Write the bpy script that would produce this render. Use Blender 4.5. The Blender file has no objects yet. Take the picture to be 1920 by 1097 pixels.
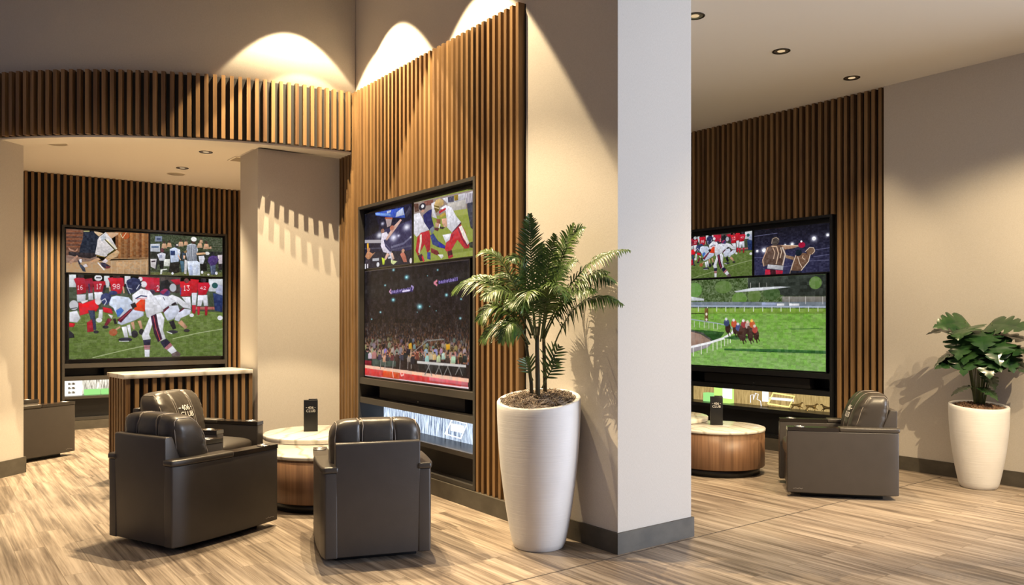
import bpy, bmesh, math, random
import numpy as np
from mathutils import Vector, Matrix, noise
from mathutils.bvhtree import BVHTree
PI = math.pi
R = math.radians
scene = bpy.context.scene
COL = scene.collection
random.seed(7)

# ------------------------------------------------------------------ materials
def srgb(r, g, b):
    def f(c):
        c /= 255.0
        return c/12.92 if c <= 0.04045 else ((c+0.055)/1.055)**2.4
    return (f(r), f(g), f(b), 1.0)

class Mat:
    """small node helper"""
    def __init__(s, name):
        s.m = bpy.data.materials.new(name); s.m.use_nodes = True
        s.nt = s.m.node_tree; s.nt.nodes.clear()
        s.out = s.n('ShaderNodeOutputMaterial')
    def n(s, t, **kw):
        nd = s.nt.nodes.new(t)
        for k, v in kw.items():
            if k in nd.inputs.keys() and not hasattr(nd, k): nd.inputs[k].default_value = v
            else: setattr(nd, k, v)
        return nd
    def l(s, a, b): s.nt.links.new(a, b)
    def bsdf(s, color=(.5, .5, .5, 1), rough=.5, spec=.5, metal=0., **kw):
        b = s.n('ShaderNodeBsdfPrincipled')
        b.inputs['Base Color'].default_value = color
        b.inputs['Roughness'].default_value = rough
        b.inputs['Specular IOR Level'].default_value = spec
        b.inputs['Metallic'].default_value = metal
        for k, v in kw.items(): b.inputs[k].default_value = v
        s.l(b.outputs[0], s.out.inputs[0]); s.b = b
        return b
    def coord(s, scale=(1, 1, 1), rot=(0, 0, 0), kind='Object'):
        tc = s.n('ShaderNodeTexCoord'); mp = s.n('ShaderNodeMapping')
        mp.inputs['Scale'].default_value = scale; mp.inputs['Rotation'].default_value = rot
        s.l(tc.outputs[kind], mp.inputs[0]); return mp.outputs[0]
    def noise(s, vec, scale=5, detail=4, rough=.55):
        nd = s.n('ShaderNodeTexNoise'); nd.inputs['Scale'].default_value = scale
        nd.inputs['Detail'].default_value = detail; nd.inputs['Roughness'].default_value = rough
        s.l(vec, nd.inputs['Vector']); return nd.outputs['Fac']
    def ramp(s, fac, stops):
        r = s.n('ShaderNodeValToRGB'); e = r.color_ramp.elements
        while len(e) < len(stops): e.new(.5)
        for i, (p, c) in enumerate(stops): e[i].position = p; e[i].color = c
        s.l(fac, r.inputs[0]); return r.outputs[0]
    def mix(s, fac, a, b, mode='MIX'):
        m = s.n('ShaderNodeMix'); m.data_type = 'RGBA'; m.blend_type = mode
        for sock, v in ((m.inputs[0], fac), (m.inputs[6], a), (m.inputs[7], b)):
            if isinstance(v, (int, float, tuple)): sock.default_value = v
            else: s.l(v, sock)
        return m.outputs[2]
    def bump(s, h, strength=.2, dist=.01):
        b = s.n('ShaderNodeBump'); b.inputs['Strength'].default_value = strength
        b.inputs['Distance'].default_value = dist
        s.l(h, b.inputs['Height']); s.l(b.outputs[0], s.b.inputs['Normal'])
    def remap(s, v, a, b):
        r = s.n('ShaderNodeMapRange'); s.l(v, r.inputs[0])
        r.inputs['From Min'].default_value = a; r.inputs['From Max'].default_value = b; return r.outputs[0]
    def col(s, c): s.l(c, s.b.inputs['Base Color'])

def m_plain(name, color, rough=.5, spec=.5, metal=0., **kw):
    m = Mat(name); m.bsdf(color, rough, spec, metal, **kw); return m.m

def m_fabric_wall(name, c0, c1):
    m = Mat(name); m.bsdf(c0, .85, .2)
    v = m.coord((1, 1, 1))
    a = m.noise(m.coord((90, 90, 420)), 1.0, 3)
    b = m.noise(m.coord((420, 420, 60)), 1.0, 3)
    w = m.n('ShaderNodeMath', operation='ADD'); m.l(a, w.inputs[0]); m.l(b, w.inputs[1])
    w2 = m.n('ShaderNodeMath', operation='MULTIPLY'); m.l(w.outputs[0], w2.inputs[0]); w2.inputs[1].default_value = .5
    m.col(m.ramp(w2.outputs[0], [(.35, c0), (.65, c1)]))
    m.bump(w2.outputs[0], .25, .004)
    return m.m

def m_paint(name, c):
    m = Mat(name); m.bsdf(c, .8, .2)
    m.bump(m.noise(m.coord(), 120, 2), .05, .003); return m.m

def m_wood(name, dark, light, axis='Z', rough=.42, band=.9):
    m = Mat(name); m.bsdf(light, rough, .4)
    sc = {'Z': (34, 34, 1.3), 'X': (1.3, 34, 34)}[axis]
    v = m.coord(sc)
    f = m.noise(v, 1.0, 6, .6)
    # every slat its own tone: very low frequency along the slat, high across
    g = m.noise(m.coord((13.1, 13.1, .02) if axis == 'Z' else (.02, 13.1, 13.1)), 1.0, 0)
    a = m.n('ShaderNodeMath', operation='MULTIPLY_ADD')
    m.l(g, a.inputs[0]); a.inputs[1].default_value = band; m.l(f, a.inputs[2])
    c = m.ramp(m.remap(a.outputs[0], .5+.5*band-.34, .5+.5*band+.30), [(0, dark), (1, light)])
    m.col(c); m.bump(f, .08, .002); return m.m

def m_floor():
    m = Mat('vinyl_plank'); m.bsdf((.4, .33, .25, 1), .42, .35)
    br = m.n('ShaderNodeTexBrick'); br.offset = .37; br.offset_frequency = 2
    m.l(m.coord((1, 1, 1), (0, 0, R(90))), br.inputs['Vector'])
    br.inputs['Scale'].default_value = 1.0
    br.inputs['Brick Width'].default_value = 1.22; br.inputs['Row Height'].default_value = .178
    br.inputs['Mortar Size'].default_value = .0018; br.inputs['Mortar Smooth'].default_value = .2
    br.inputs['Color1'].default_value = (0, 0, 0, 1); br.inputs['Color2'].default_value = (1, 1, 1, 1)
    br.inputs['Mortar'].default_value = (.3, .3, .3, 1)
    # shift the grain per plank
    add = m.n('ShaderNodeVectorMath', operation='ADD')
    sc = m.n('ShaderNodeVectorMath', operation='SCALE'); sc.inputs['Scale'].default_value = 7.3
    m.l(br.outputs['Color'], sc.inputs[0])
    m.l(m.coord((17, .75, 1)), add.inputs[0]); m.l(sc.outputs[0], add.inputs[1])
    g1 = m.noise(add.outputs[0], 1.0, 5, .62)
    add2 = m.n('ShaderNodeVectorMath', operation='ADD')
    m.l(m.coord((70, 1.6, 1)), add2.inputs[0]); m.l(sc.outputs[0], add2.inputs[1])
    g2 = m.noise(add2.outputs[0], 1.0, 4, .6)
    g3 = m.noise(m.coord((3.0, 1.3, 1)), 1.0, 3, .5)
    s1 = m.n('ShaderNodeMath', operation='MULTIPLY_ADD'); m.l(g2, s1.inputs[0]); s1.inputs[1].default_value = .55; m.l(g1, s1.inputs[2])
    s2 = m.n('ShaderNodeMath', operation='MULTIPLY_ADD'); m.l(g3, s2.inputs[0]); s2.inputs[1].default_value = .35; m.l(s1.outputs[0], s2.inputs[2])
    c = m.ramp(m.remap(s2.outputs[0], .70, 1.20), [(.10, (.115, .088, .068, 1)), (.38, (.222, .176, .137, 1)), (.60, (.31, .254, .202, 1)), (.88, (.42, .35, .283, 1))])
    tone = m.ramp(br.outputs['Color'], [(0, (.86, .86, .86, 1)), (1, (1.06, 1.05, 1.03, 1))])
    c = m.mix(1.0, c, tone, 'MULTIPLY')
    c = m.mix(br.outputs['Fac'], c, (.16, .12, .085, 1))
    m.col(c)
    rr = m.n('ShaderNodeMapRange'); m.l(g1, rr.inputs[0]); rr.inputs['To Min'].default_value = .34; rr.inputs['To Max'].default_value = .52
    m.l(rr.outputs[0], m.b.inputs['Roughness'])
    m.bump(s1.outputs[0], .06, .002); return m.m

def m_leather(name, c, rough=.42):
    m = Mat(name); m.bsdf(c, rough, .5)
    v = m.coord()
    vor = m.n('ShaderNodeTexVoronoi'); vor.inputs['Scale'].default_value = 260
    m.l(v, vor.inputs['Vector'])
    f = m.noise(v, 9, 4)
    m.col(m.mix(f, tuple(x*.86 for x in c[:3])+(1,), tuple(min(1, x*1.16) for x in c[:3])+(1,)))
    m.bump(vor.outputs['Distance'], .10, .002); return m.m

def m_marble():
    m = Mat('white_marble'); m.bsdf((.78, .75, .70, 1), .16, .5)
    v = m.coord((1, 2.2, 1), (0, 0, .6))
    w = m.n('ShaderNodeTexWave'); w.inputs['Scale'].default_value = 1.1; w.inputs['Distortion'].default_value = 5.5
    w.inputs['Detail'].default_value = 4; w.inputs['Detail Scale'].default_value = 1.3
    m.l(v, w.inputs['Vector'])
    c = m.ramp(w.outputs['Fac'], [(0., (.46, .42, .36, 1)), (.06, (.60, .57, .51, 1)), (.2, (.70, .67, .62, 1)), (1, (.67, .64, .59, 1))])
    m.col(c); return m.m

def m_tile(name, c0, c1, rough=.5):
    m = Mat(name); m.bsdf(c0, rough, .4)
    m.col(m.ramp(m.noise(m.coord((6, 6, 9)), 1, 5), [(.3, c0), (.7, c1)])); return m.m

def m_ribbed(name, c):
    m = Mat(name); m.bsdf(c, .6, .3)
    n1 = m.noise(m.coord((2, 2, 150)), 1, 3)
    n2 = m.noise(m.coord((6, 6, 6)), 1, 4)
    m.col(m.ramp(n2, [(.25, tuple(x*.93 for x in c[:3])+(1,)), (.7, c)]))
    m.bump(n1, .30, .004); return m.m

def m_leaf(name, c0, c1, rough=.32):
    m = Mat(name); m.bsdf(c0, rough, .5)
    m.col(m.ramp(m.noise(m.coord((9, 9, 9)), 1, 3), [(.3, c0), (.7, c1)]))
    return m.m

def m_emit(name, c, s):
    m = Mat(name); e = m.n('ShaderNodeEmission'); e.inputs[0].default_value = c; e.inputs[1].default_value = s
    m.l(e.outputs[0], m.out.inputs[0]); return m.m

def m_backlit(name, ca, cb, strength, sx, lo=.38, hi=.62):
    """back-lit reeded acrylic: vertical streaks glowing between two colours"""
    m = Mat(name); e = m.n('ShaderNodeEmission'); e.inputs[1].default_value = strength
    f = m.noise(m.coord((sx, 1, 6)), 1, 4, .65)
    m.l(m.ramp(f, [(lo, ca), (hi, cb)]), e.inputs[0])
    m.l(e.outputs[0], m.out.inputs[0]); return m.m

def m_picture(img, strength):
    """a lit display: the picture is painted below in this script, no file is read"""
    m = Mat('display_' + img.name); t = m.n('ShaderNodeTexImage'); t.image = img; t.extension = 'EXTEND'
    tc = m.n('ShaderNodeTexCoord'); m.l(tc.outputs['UV'], t.inputs[0])
    b = m.bsdf((.004, .004, .004, 1), .35, .08)
    m.l(t.outputs[0], b.inputs['Emission Color']); b.inputs['Emission Strength'].default_value = strength
    return m.m

MT = {}
MT['wall'] = m_fabric_wall('wall_covering', (.51, .47, .42, 1), (.60, .56, .51, 1))
MT['upper'] = m_fabric_wall('upper_wall_covering', (.47, .44, .395, 1), (.55, .52, .475, 1))
MT['white'] = m_paint('ceiling_paint', (.88, .83, .74, 1))
MT['floor'] = m_floor()
MT['slat'] = m_wood('walnut_slat', (.10, .052, .024, 1), (.305, .182, .080, 1))
MT['slat_back'] = m_plain('slat_backing', (.010, .008, .007, 1), .8)
MT['base'] = m_tile('stone_baseboard', (.055, .048, .038, 1), (.092, .081, .064, 1))
MT['frame'] = m_plain('dark_bronze_frame', (.040, .036, .032, 1), .38, .5)
MT['black'] = m_plain('black_lacquer', (.008, .008, .009, 1), .35, .4)
MT['bezel'] = m_plain('display_bezel', (.006, .006, .007, 1), .3, .5)
MT['leather'] = m_leather('charcoal_leather', (.048, .041, .037, 1), .42)
MT['leather_soft'] = m_leather('soft_charcoal_leather', (.046, .039, .033, 1), .36)
MT['tray'] = m_plain('dark_gloss_tray', (.022, .018, .016, 1), .18, .6)
MT['chrome'] = m_plain('brushed_steel', (.62, .62, .62, 1), .25, .5, 1.)
MT['stitch'] = m_plain('pale_stitching', (.24, .21, .185, 1), .6)
MT['logo'] = m_plain('embroidered_white', (.72, .70, .66, 1), .7)
MT['marble'] = m_marble()
MT['drum'] = m_wood('walnut_veneer', (.075, .036, .02, 1), (.25, .135, .072, 1), band=.25)
MT['pot'] = m_ribbed('white_ribbed_resin', (.74, .73, .73, 1))
MT['moss'] = m_leaf('dried_moss', (.14, .10, .075, 1), (.42, .35, .28, 1), .9)
MT['soil'] = m_leaf('bark_chips', (.07, .035, .02, 1), (.22, .13, .08, 1), .9)
MT['trunk'] = m_leaf('palm_stem', (.035, .04, .018, 1), (.12, .09, .05, 1), .6)
MT['green_stem'] = m_leaf('green_stem', (.05, .075, .02, 1), (.10, .12, .04, 1), .5)
MT['frond'] = m_leaf('palm_leaflets', (.03, .075, .02, 1), (.12, .19, .035, 1), .33)
MT['monstera'] = m_leaf('glossy_leaf', (.010, .036, .013, 1), (.030, .075, .022, 1), .22)
MT['bronze'] = m_plain('dark_bronze_trim', (.045, .033, .024, 1), .3, .5, .6)
MT['reflector'] = m_plain('satin_reflector', (.55, .48, .38, 1), .3, .5, .9)
MT['lamp'] = m_emit('warm_lamp', (1., .72, .40, 1), .75)
MT['green_glass'] = m_emit('lit_green_glass', (.40, .88, .28, 1), 1.0)
MT['white_lit'] = m_emit('lit_white_acrylic', (1., .98, .90, 1), 1.2)
MT['lime_lit'] = m_emit('lit_lime_acrylic', (.62, .95, .22, 1), 1.1)
MT['neon_yellow'] = m_emit('yellow_neon', (1., .86, .25, 1), 1.6)
MT['neon_white'] = m_emit('white_neon', (.95, .95, 1., 1), 1.3)
MT['gold'] = m_plain('pale_gold_figurine', (.70, .52, .22, 1), .3, .5, .7)
MT['speaker_white'] = m_plain('speaker_grille', (.46, .40, .31, 1), .8, .2)

# ------------------------------------------------------------------ mesh helpers
class MB:
    def __init__(s): s.v = []; s.f = []; s.mi = []; s.sm = []
    def add(s, vs, fs, mi=0, smooth=False):
        o = len(s.v); s.v += [tuple(v) for v in vs]
        for f in fs: s.f.append(tuple(i+o for i in f)); s.mi.append(mi); s.sm.append(smooth)
        return s
    def box(s, x0, x1, y0, y1, z0, z1, mi=0):
        vs = [(x0, y0, z0), (x1, y0, z0), (x1, y1, z0), (x0, y1, z0), (x0, y0, z1), (x1, y0, z1), (x1, y1, z1), (x0, y1, z1)]
        return s.add(vs, [(0, 3, 2, 1), (4, 5, 6, 7), (0, 1, 5, 4), (1, 2, 6, 5), (2, 3, 7, 6), (3, 0, 4, 7)], mi)
    def rbox(s, x0, x1, y0, y1, z0, z1, r=.01, seg=2, mi=0, taper=None):
        bm = bmesh.new(); bmesh.ops.create_cube(bm, size=1)
        for v in bm.verts:
            v.co = Vector(((x0+x1)/2+v.co.x*(x1-x0), (y0+y1)/2+v.co.y*(y1-y0), (z0+z1)/2+v.co.z*(z1-z0)))
        bmesh.ops.bevel(bm, geom=bm.edges[:], offset=r, segments=seg, profile=.5, affect='EDGES')
        if taper:
            for v in bm.verts: v.co = Vector(taper(*v.co))
        s.from_bm(bm, mi, True); return s
    def from_bm(s, bm, mi=0, smooth=True):
        bm.verts.index_update()
        s.add([v.co[:] for v in bm.verts], [[v.index for v in f.verts] for f in bm.faces], mi, smooth); bm.free()
    def prism(s, pts, z0, z1, mi=0, smooth=False):
        n = len(pts)
        a = sum(pts[i][0]*pts[(i+1) % n][1]-pts[(i+1) % n][0]*pts[i][1] for i in range(n))
        if a < 0: pts = pts[::-1]
        vs = [(x, y, z0) for x, y in pts]+[(x, y, z1) for x, y in pts]
        s.add(vs, [tuple(range(n))[::-1], tuple(range(n, 2*n))], mi)
        o = len(s.v)-2*n
        for i in range(n):
            j = (i+1) % n
            s.f.append((o+i, o+j, o+n+j, o+n+i)); s.mi.append(mi); s.sm.append(smooth)
        return s
    def lathe(s, prof, n=48, c=(0, 0), mi=0, tilt=None, closed=False):
        vs = []; m = len(prof)
        for k in range(n):
            a = 2*PI*k/n
            for r, z in prof:
                x, y = r*math.cos(a), r*math.sin(a)
                vs.append((c[0]+x, c[1]+y, z+(tilt(x, y, z) if tilt else 0)))
        fs = [(k*m+i, ((k+1) % n)*m+i, ((k+1) % n)*m+i+1, k*m+i+1) for k in range(n) for i in range(m-1)]
        return s.add(vs, fs, mi, True)
    def tube(s, pts, rad, n=8, mi=0, cap=True):
        pts = [Vector(p) for p in pts]; rs = rad if isinstance(rad, (list, tuple)) else [rad]*len(pts)
        up = Vector((0, 0, 1)); vs = []
        prev = None
        for i, p in enumerate(pts):
            t = (pts[min(i+1, len(pts)-1)]-pts[max(i-1, 0)]).normalized()
            if prev is None:
                a = t.cross(up)
                if a.length < .05: a = t.cross(Vector((1, 0, 0)))
                a.normalize()
            else:
                a = prev - t*prev.dot(t); a.normalize()
            prev = a; b = t.cross(a)
            for k in range(n):
                an = 2*PI*k/n; vs.append(p+(a*math.cos(an)+b*math.sin(an))*rs[i])
        fs = [(i*n+k, i*n+(k+1) % n, (i+1)*n+(k+1) % n, (i+1)*n+k) for i in range(len(pts)-1) for k in range(n)]
        if cap: fs += [tuple(range(n))[::-1], tuple(range((len(pts)-1)*n, len(pts)*n))]
        return s.add(vs, fs, mi, True)
    def build(s, name, mats, parent=None, loc=(0, 0, 0), rz=0., auto=True):
        me = bpy.data.meshes.new(name); me.from_pydata(s.v, [], s.f)
        for m in (mats if isinstance(mats, (list, tuple)) else [mats]): me.materials.append(m)
        me.polygons.foreach_set('material_index', s.mi); me.polygons.foreach_set('use_smooth', s.sm)
        bm = bmesh.new(); bm.from_mesh(me); bmesh.ops.recalc_face_normals(bm, faces=bm.faces[:]); bm.to_mesh(me); bm.free()
        me.update()
        o = bpy.data.objects.new(name, me); COL.objects.link(o)
        o.location = loc; o.rotation_euler = (0, 0, rz)
        if parent: o.parent = parent
        return o

def tag(o, label, cat, group=None):
    o['label'] = label; o['category'] = cat
    if group: o['group'] = group
    return o
def thing(name, label, cat, loc=(0, 0, 0), rz=0., group=None):
    o = bpy.data.objects.new(name, None); COL.objects.link(o)
    o.empty_display_size = .1
    o.location = loc; o.rotation_euler = (0, 0, rz); return tag(o, label, cat, group)
def struct(o): o['kind'] = 'structure'; return o
def dup(root, loc, rz, label):
    r = root.copy(); COL.objects.link(r); r.location = loc; r.rotation_euler = (0, 0, rz); r['label'] = label
    for ch in list(root.children):
        c = ch.copy(); COL.objects.link(c); c.parent = r
        for g in list(ch.children):
            d = g.copy(); COL.objects.link(d); d.parent = c
    return r
EMI = 1.04
# lamp powers in watts
PW = dict(right=400, left=760, hall=1100, hall2=1000, hall3=920, world=.22,
          pool=[((.85, 6.3), 100, 104), ((1.0, 3.0), 60, 66)],
          extra=[((.85, 6.3, 5.26), (3.4, 4.1, .9), 1500, 38),
                 ((6.34, .9, 3.85), (7.75, 3.3, .8), 620, 64), ((5.6, 1.2, 3.86), (6.3, 3.4, 0), 260, 100), ((4.75, .3, 3.86), (6.25, 3.6, .4), 850, 42),  # first follows the monstera's shadow, other two added to warm the armchair
                 ((1.2, 11.2, 3.45), (1.2, 11.2, 0), 620, 120), ((2.4, 9.2, 3.2), (2.4, 9.3, 0), 380, 110)],  # both unseen, added so the floor bounce brightens the left lounge ceiling
          cool_fill=[((11.2, -4.6, 2.2), (4.2, 3.7, 1.4), 5, 3.6, 1550)])  # added cool light for the partition's end and the front armchairs
OPS = {
 'football': [
  ('P',(215,218,222),[(-4,2),(42,-1),(42,154),(-4,156)]),
  ('P',(62,72,56),[(-4,151),(1056,106),(1056,479),(-4,486)]),
  ('P',(214,218,222),[(209,5),(244,3),(244,146),(209,147)]),
  ('P',(210,212,218),[(337,-2),(376,-4),(376,97),(337,99)]),
  ('P',(70,60,58),[(428,-13),(706,-29),(706,193),(428,203)]),
  ('P',(214,218,224),[(900,6),(1004,0),(1004,166),(900,169)]),
  ('P',(168,98,88),[(802,367),(1004,363),(1004,402),(802,405)]),
  ('P',(58,70,50),[(894,170),(931,168),(931,364),(894,365)]),
  ('E',(45,40,45),68,13,19,36),
  ('P',(172,24,44),[(27,52),(47,35),(89,38),(110,78),(102,214),(47,237),(42,123)]),
  ('P',(205,206,216),[(45,237),(100,230),(97,318),(47,320)]),
  ('X',(225,215,220),'16',(47,125),(81,123),54),
  ('P',(150,22,46),[(94,48),(137,35),(145,87),(139,213),(113,214)]),
  ('L',(60,40,70),10,[(118,109),(121,203)]),
  ('P',(205,206,216),[(113,219),(142,213),(145,296),(115,297)]),
  ('P',(172,24,44),[(142,72),(217,68),(222,136),(201,200),(150,202)]),
  ('E',(226,226,232),174,31,24,36),
  ('L',(60,60,70),8,[(163,29),(190,30)]),
  ('X',(240,235,235),'17',(162,103),(195,102),65),
  ('P',(228,228,236),[(150,202),(203,200),(206,326),(153,328)]),
  ('L',(28,28,36),14,[(216,126),(206,211)]),
  ('P',(198,26,46),[(233,30),(287,11),(331,25),(337,110),(315,217),(257,219),(249,103)]),
  ('L',(60,36,40),22,[(271,9),(304,7)]),
  ('X',(240,225,228),'98',(263,101),(309,98),61),
  ('L',(200,150,120),8,[(244,135),(248,199)]),
  ('L',(200,150,120),10,[(329,132),(334,206)]),
  ('P',(190,32,56),[(428,3),(565,12),(565,187),(479,201),(462,72)]),
  ('E',(222,215,222),461,94,20,38),
  ('X',(240,220,225),'2',(545,106),(562,105),65),
  ('E',(225,220,226),439,30,14,26),
  ('P',(26,28,32),[(571,56),(617,31),(641,85),(629,174),(565,176)]),
  ('P',(185,30,52),[(635,30),(700,16),(706,82),(676,95)]),
  ('P',(205,28,42),[(700,49),(778,34),(802,134),(772,235),(706,237)]),
  ('E',(110,60,60),745,36,17,31),
  ('X',(245,235,235),'13',(724,97),(766,95),69),
  ('L',(70,50,120),6,[(706,127),(706,215)]),
  ('P',(228,228,236),[(712,243),(772,241),(780,380),(754,347),(736,303)]),
  ('P',(200,30,42),[(772,12),(833,20),(820,189),(784,190)]),
  ('P',(222,222,232),[(781,190),(820,189),(811,346),(784,347)]),
  ('P',(185,28,46),[(784,347),(811,346),(808,447),(785,447)]),
  ('E',(50,40,48),863,24,21,30),
  ('P',(192,26,46),[(820,55),(900,51),(910,95),(882,210),(827,223)]),
  ('X',(240,230,232),'42',(841,105),(881,104),41),
  ('P',(226,226,236),[(824,217),(891,215),(897,356),(866,356),(860,278),(848,357),(820,357)]),
  ('P',(188,28,46),[(820,363),(842,362),(835,469),(822,469)]),
  ('P',(160,26,46),[(873,362),(894,362),(890,475),(874,475)]),
  ('P',(176,182,212),[(956,71),(1004,91),(1004,228),(950,185)]),
  ('E',(28,72,72),944,88,21,37),
  ('P',(36,52,98),[(931,185),(1004,217),(994,423),(944,412)]),
  ('E',(225,225,230),981,502,19,30),
  ('grass',(97,116,56),430,(84,104,48)),
  ('P',(226,226,236),[(824,217),(891,215),(897,356),(866,356),(860,278),(848,357),(820,357)]),
  ('P',(188,28,46),[(820,363),(842,362),(835,472),(822,472)]),
  ('P',(160,26,46),[(873,362),(894,362),(890,478),(874,478)]),
  ('P',(185,28,46),[(784,347),(811,346),(807,458),(785,447)]),
  ('E',(228,228,236),781,475,15,23),
  ('P',(36,52,98),[(931,185),(1004,217),(997,434),(944,412)]),
  ('E',(225,225,230),981,508,19,30),
  ('P',(168,98,88),[(897,365),(930,364),(930,401),(897,401)]),
  ('L',(168,178,132),5,[(141,987),(330,907),(461,858)]),
  ('L',(170,180,136),5,[(653,772),(833,701),(999,653)]),
  ('L',(140,152,90),3,[(2,603),(257,560)]),
  ('P',(222,222,230),[(1,444),(47,423),(68,516),(47,568),(1,558)]),
  ('E',(188,188,194),27,361,27,58),
  ('L',(60,60,66),5,[(11,403),(47,392)]),
  ('P',(200,30,46),[(-4,568),(37,578),(27,620),(-4,620)]),
  ('P',(28,28,36),[(-4,650),(27,702),(32,744),(-4,753)]),
  ('P',(222,26,40),[(55,330),(84,340),(158,286),(179,380),(163,432),(63,485)]),
  ('P',(228,220,222),[(68,319),(115,292),(110,318),(79,345)]),
  ('P',(40,50,76),[(113,422),(153,422),(163,652),(137,663),(131,548)]),
  ('P',(172,30,46),[(105,568),(137,527),(147,673),(108,683)]),
  ('E',(35,35,45),161,679,16,18),
  ('E',(216,206,212),173,308,19,46),
  ('P',(206,26,42),[(201,379),(255,399),(266,463),(206,442)]),
  ('P',(215,215,222),[(179,411),(203,411),(201,516),(174,527)]),
  ('E',(220,220,226),179,537,19,29),
  ('P',(225,220,226),[(233,463),(266,484),(257,526)]),
  ('P',(112,30,46),[(233,516),(260,526),(228,611),(211,600)]),
  ('E',(28,28,36),219,621,19,19),
  ('E',(45,54,98),266,208,26,26),
  ('P',(204,214,234),[(244,262),(287,240),(365,259),(398,333),(392,387),(353,430),(298,505),(266,389),(241,357)]),
  ('P',(45,54,100),[(187,285),(195,232),(222,208),(249,225),(255,262),(244,315),(228,358),(201,342)]),
  ('L',(215,215,225),5,[(195,306),(217,279),(225,315),(211,358)]),
  ('P',(60,110,200),[(285,420),(315,383),(334,420),(309,484),(293,505)]),
  ('P',(198,204,224),[(309,484),(376,398),(460,434),(460,483),(409,537),(365,569),(320,601),(293,579)]),
  ('P',(92,25,50),[(290,537),(376,398),(392,408),(315,569)]),
  ('L',(200,60,70),3,[(303,548),(381,410)]),
  ('P',(200,150,120),[(376,569),(398,553),(405,650),(392,655)]),
  ('P',(200,150,120),[(420,548),(443,542),(455,640),(439,647)]),
  ('E',(28,28,36),401,709,22,45),
  ('E',(28,28,36),446,683,17,36),
  ('P',(232,232,238),[(318,622),(351,612),(362,751),(337,750)]),
  ('P',(225,225,232),[(351,601),(373,590),(384,730),(367,730)]),
  ('E',(36,36,50),342,776,44,26),
  ('L',(225,225,228),5,[(304,794),(365,796)]),
  ('L',(200,150,120),11,[(309,622),(282,654)]),
  ('E',(160,84,54),266,685,26,43),
  ('L',(30,28,34),16,[(274,526),(282,579)]),
  ('E',(178,180,190),653,129,23,51),
  ('E',(64,56,104),600,197,34,46),
  ('P',(150,40,80),[(565,187),(600,142),(623,152),(588,219)]),
  ('E',(60,50,70),513,189,23,33),
  ('P',(232,232,240),[(603,252),(647,217),(694,249),(772,358),(778,397),(724,381),(682,316),(617,273)]),
  ('P',(226,228,238),[(525,232),(571,220),(623,240),(676,305),(688,338),(623,361),(582,416),(548,340)]),
  ('L',(60,60,80),4,[(588,252),(600,290)]),
  ('P',(208,212,228),[(688,426),(730,392),(778,403),(772,459),(706,515),(694,559),(664,537),(670,470)]),
  ('P',(92,25,46),[(688,432),(724,381),(733,392),(700,437)]),
  ('P',(203,208,225),[(591,438),(626,361),(688,349),(700,415),(676,481),(656,526),(617,548),(600,493)]),
  ('P',(92,25,46),[(579,427),(623,361),(630,377),(588,449)]),
  ('P',(32,24,34),[(641,339),(670,310),(682,338),(647,355)]),
  ('P',(24,24,34),[(626,559),(659,537),(676,642),(653,658)]),
  ('E',(36,36,46),653,686,34,22),
  ('L',(225,225,228),7,[(614,685),(647,708)]),
  ('P',(186,140,110),[(685,570),(712,537),(754,626),(736,653)]),
  ('E',(50,46,50),747,670,21,20),
  ('P',(230,230,238),[(386,230),(442,147),(499,172),(537,261),(575,369),(592,427),(537,461),(499,515),(480,501),(465,389),(423,372),(390,319)]),
  ('P',(38,45,80),[(344,124),(353,53),(390,15),(432,31),(447,102),(432,156),(400,202),(362,222)]),
  ('L',(200,205,215),4,[(349,88),(360,159),(376,221)]),
  ('L',(200,200,210),4,[(353,142),(386,158)]),
  ('L',(220,220,230),5,[(414,157),(432,102)]),
  ('L',(48,50,86),8,[(409,274),(442,237),(480,245)]),
  ('L',(190,60,60),4,[(418,279),(480,263)]),
  ('L',(190,190,205),2,[(499,226),(537,334)]),
  ('L',(200,200,212),3,[(489,371),(556,388)]),
  ('P',(236,62,30),[(390,373),(442,282),(470,281),(468,434),(404,417)]),
  ('P',(30,25,30),[(375,346),(404,319),(416,372),(390,399)]),
  ('P',(228,228,236),[(503,479),(575,442),(597,515),(587,661),(606,771),(558,810),(527,697),(518,588),(496,714),(508,772),(456,789),(447,731),(480,588)]),
  ('P',(52,22,48),[(506,488),(542,461),(558,624),(583,774),(554,815),(527,697)]),
  ('L',(200,70,80),5,[(525,488),(541,642),(568,792)]),
  ('P',(30,30,56),[(456,786),(506,778),(503,850),(463,854)]),
  ('P',(176,120,122),[(461,849),(503,847),(502,903),(463,905)]),
  ('P',(228,228,236),[(465,903),(500,904),(499,995),(467,993)]),
  ('L',(60,30,50),3,[(462,872),(503,870)]),
  ('P',(30,30,56),[(568,810),(609,771),(636,818),(595,890)]),
  ('P',(170,104,112),[(595,890),(636,818),(651,857),(614,914)]),
  ('P',(228,228,236),[(614,914),(651,857),(681,929),(648,974)]),
  ('P',(92,76,76),[(642,965),(683,929),(707,967),(699,998),(648,998)]),
 ],
 'court': [
  ('P',(120,74,44),[(586,-23),(623,-28),(623,646),(586,649)]),
  ('P',(168,112,66),[(622,-28),(659,-32),(659,643),(622,646)]),
  ('P',(132,86,50),[(658,-32),(696,-36),(696,640),(658,643)]),
  ('P',(150,98,58),[(694,-36),(732,-40),(732,638),(694,641)]),
  ('P',(120,74,44),[(731,-40),(768,-44),(768,635),(731,638)]),
  ('P',(168,112,66),[(767,-44),(805,-48),(805,632),(767,635)]),
  ('P',(132,86,50),[(804,-48),(842,-52),(842,629),(804,632)]),
  ('P',(150,98,58),[(840,-52),(879,-57),(879,626),(840,629)]),
  ('P',(120,74,44),[(877,-56),(916,-61),(916,623),(877,626)]),
  ('P',(168,112,66),[(914,-61),(953,-65),(953,620),(914,623)]),
  ('P',(132,86,50),[(951,-65),(990,-69),(990,618),(951,621)]),
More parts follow.
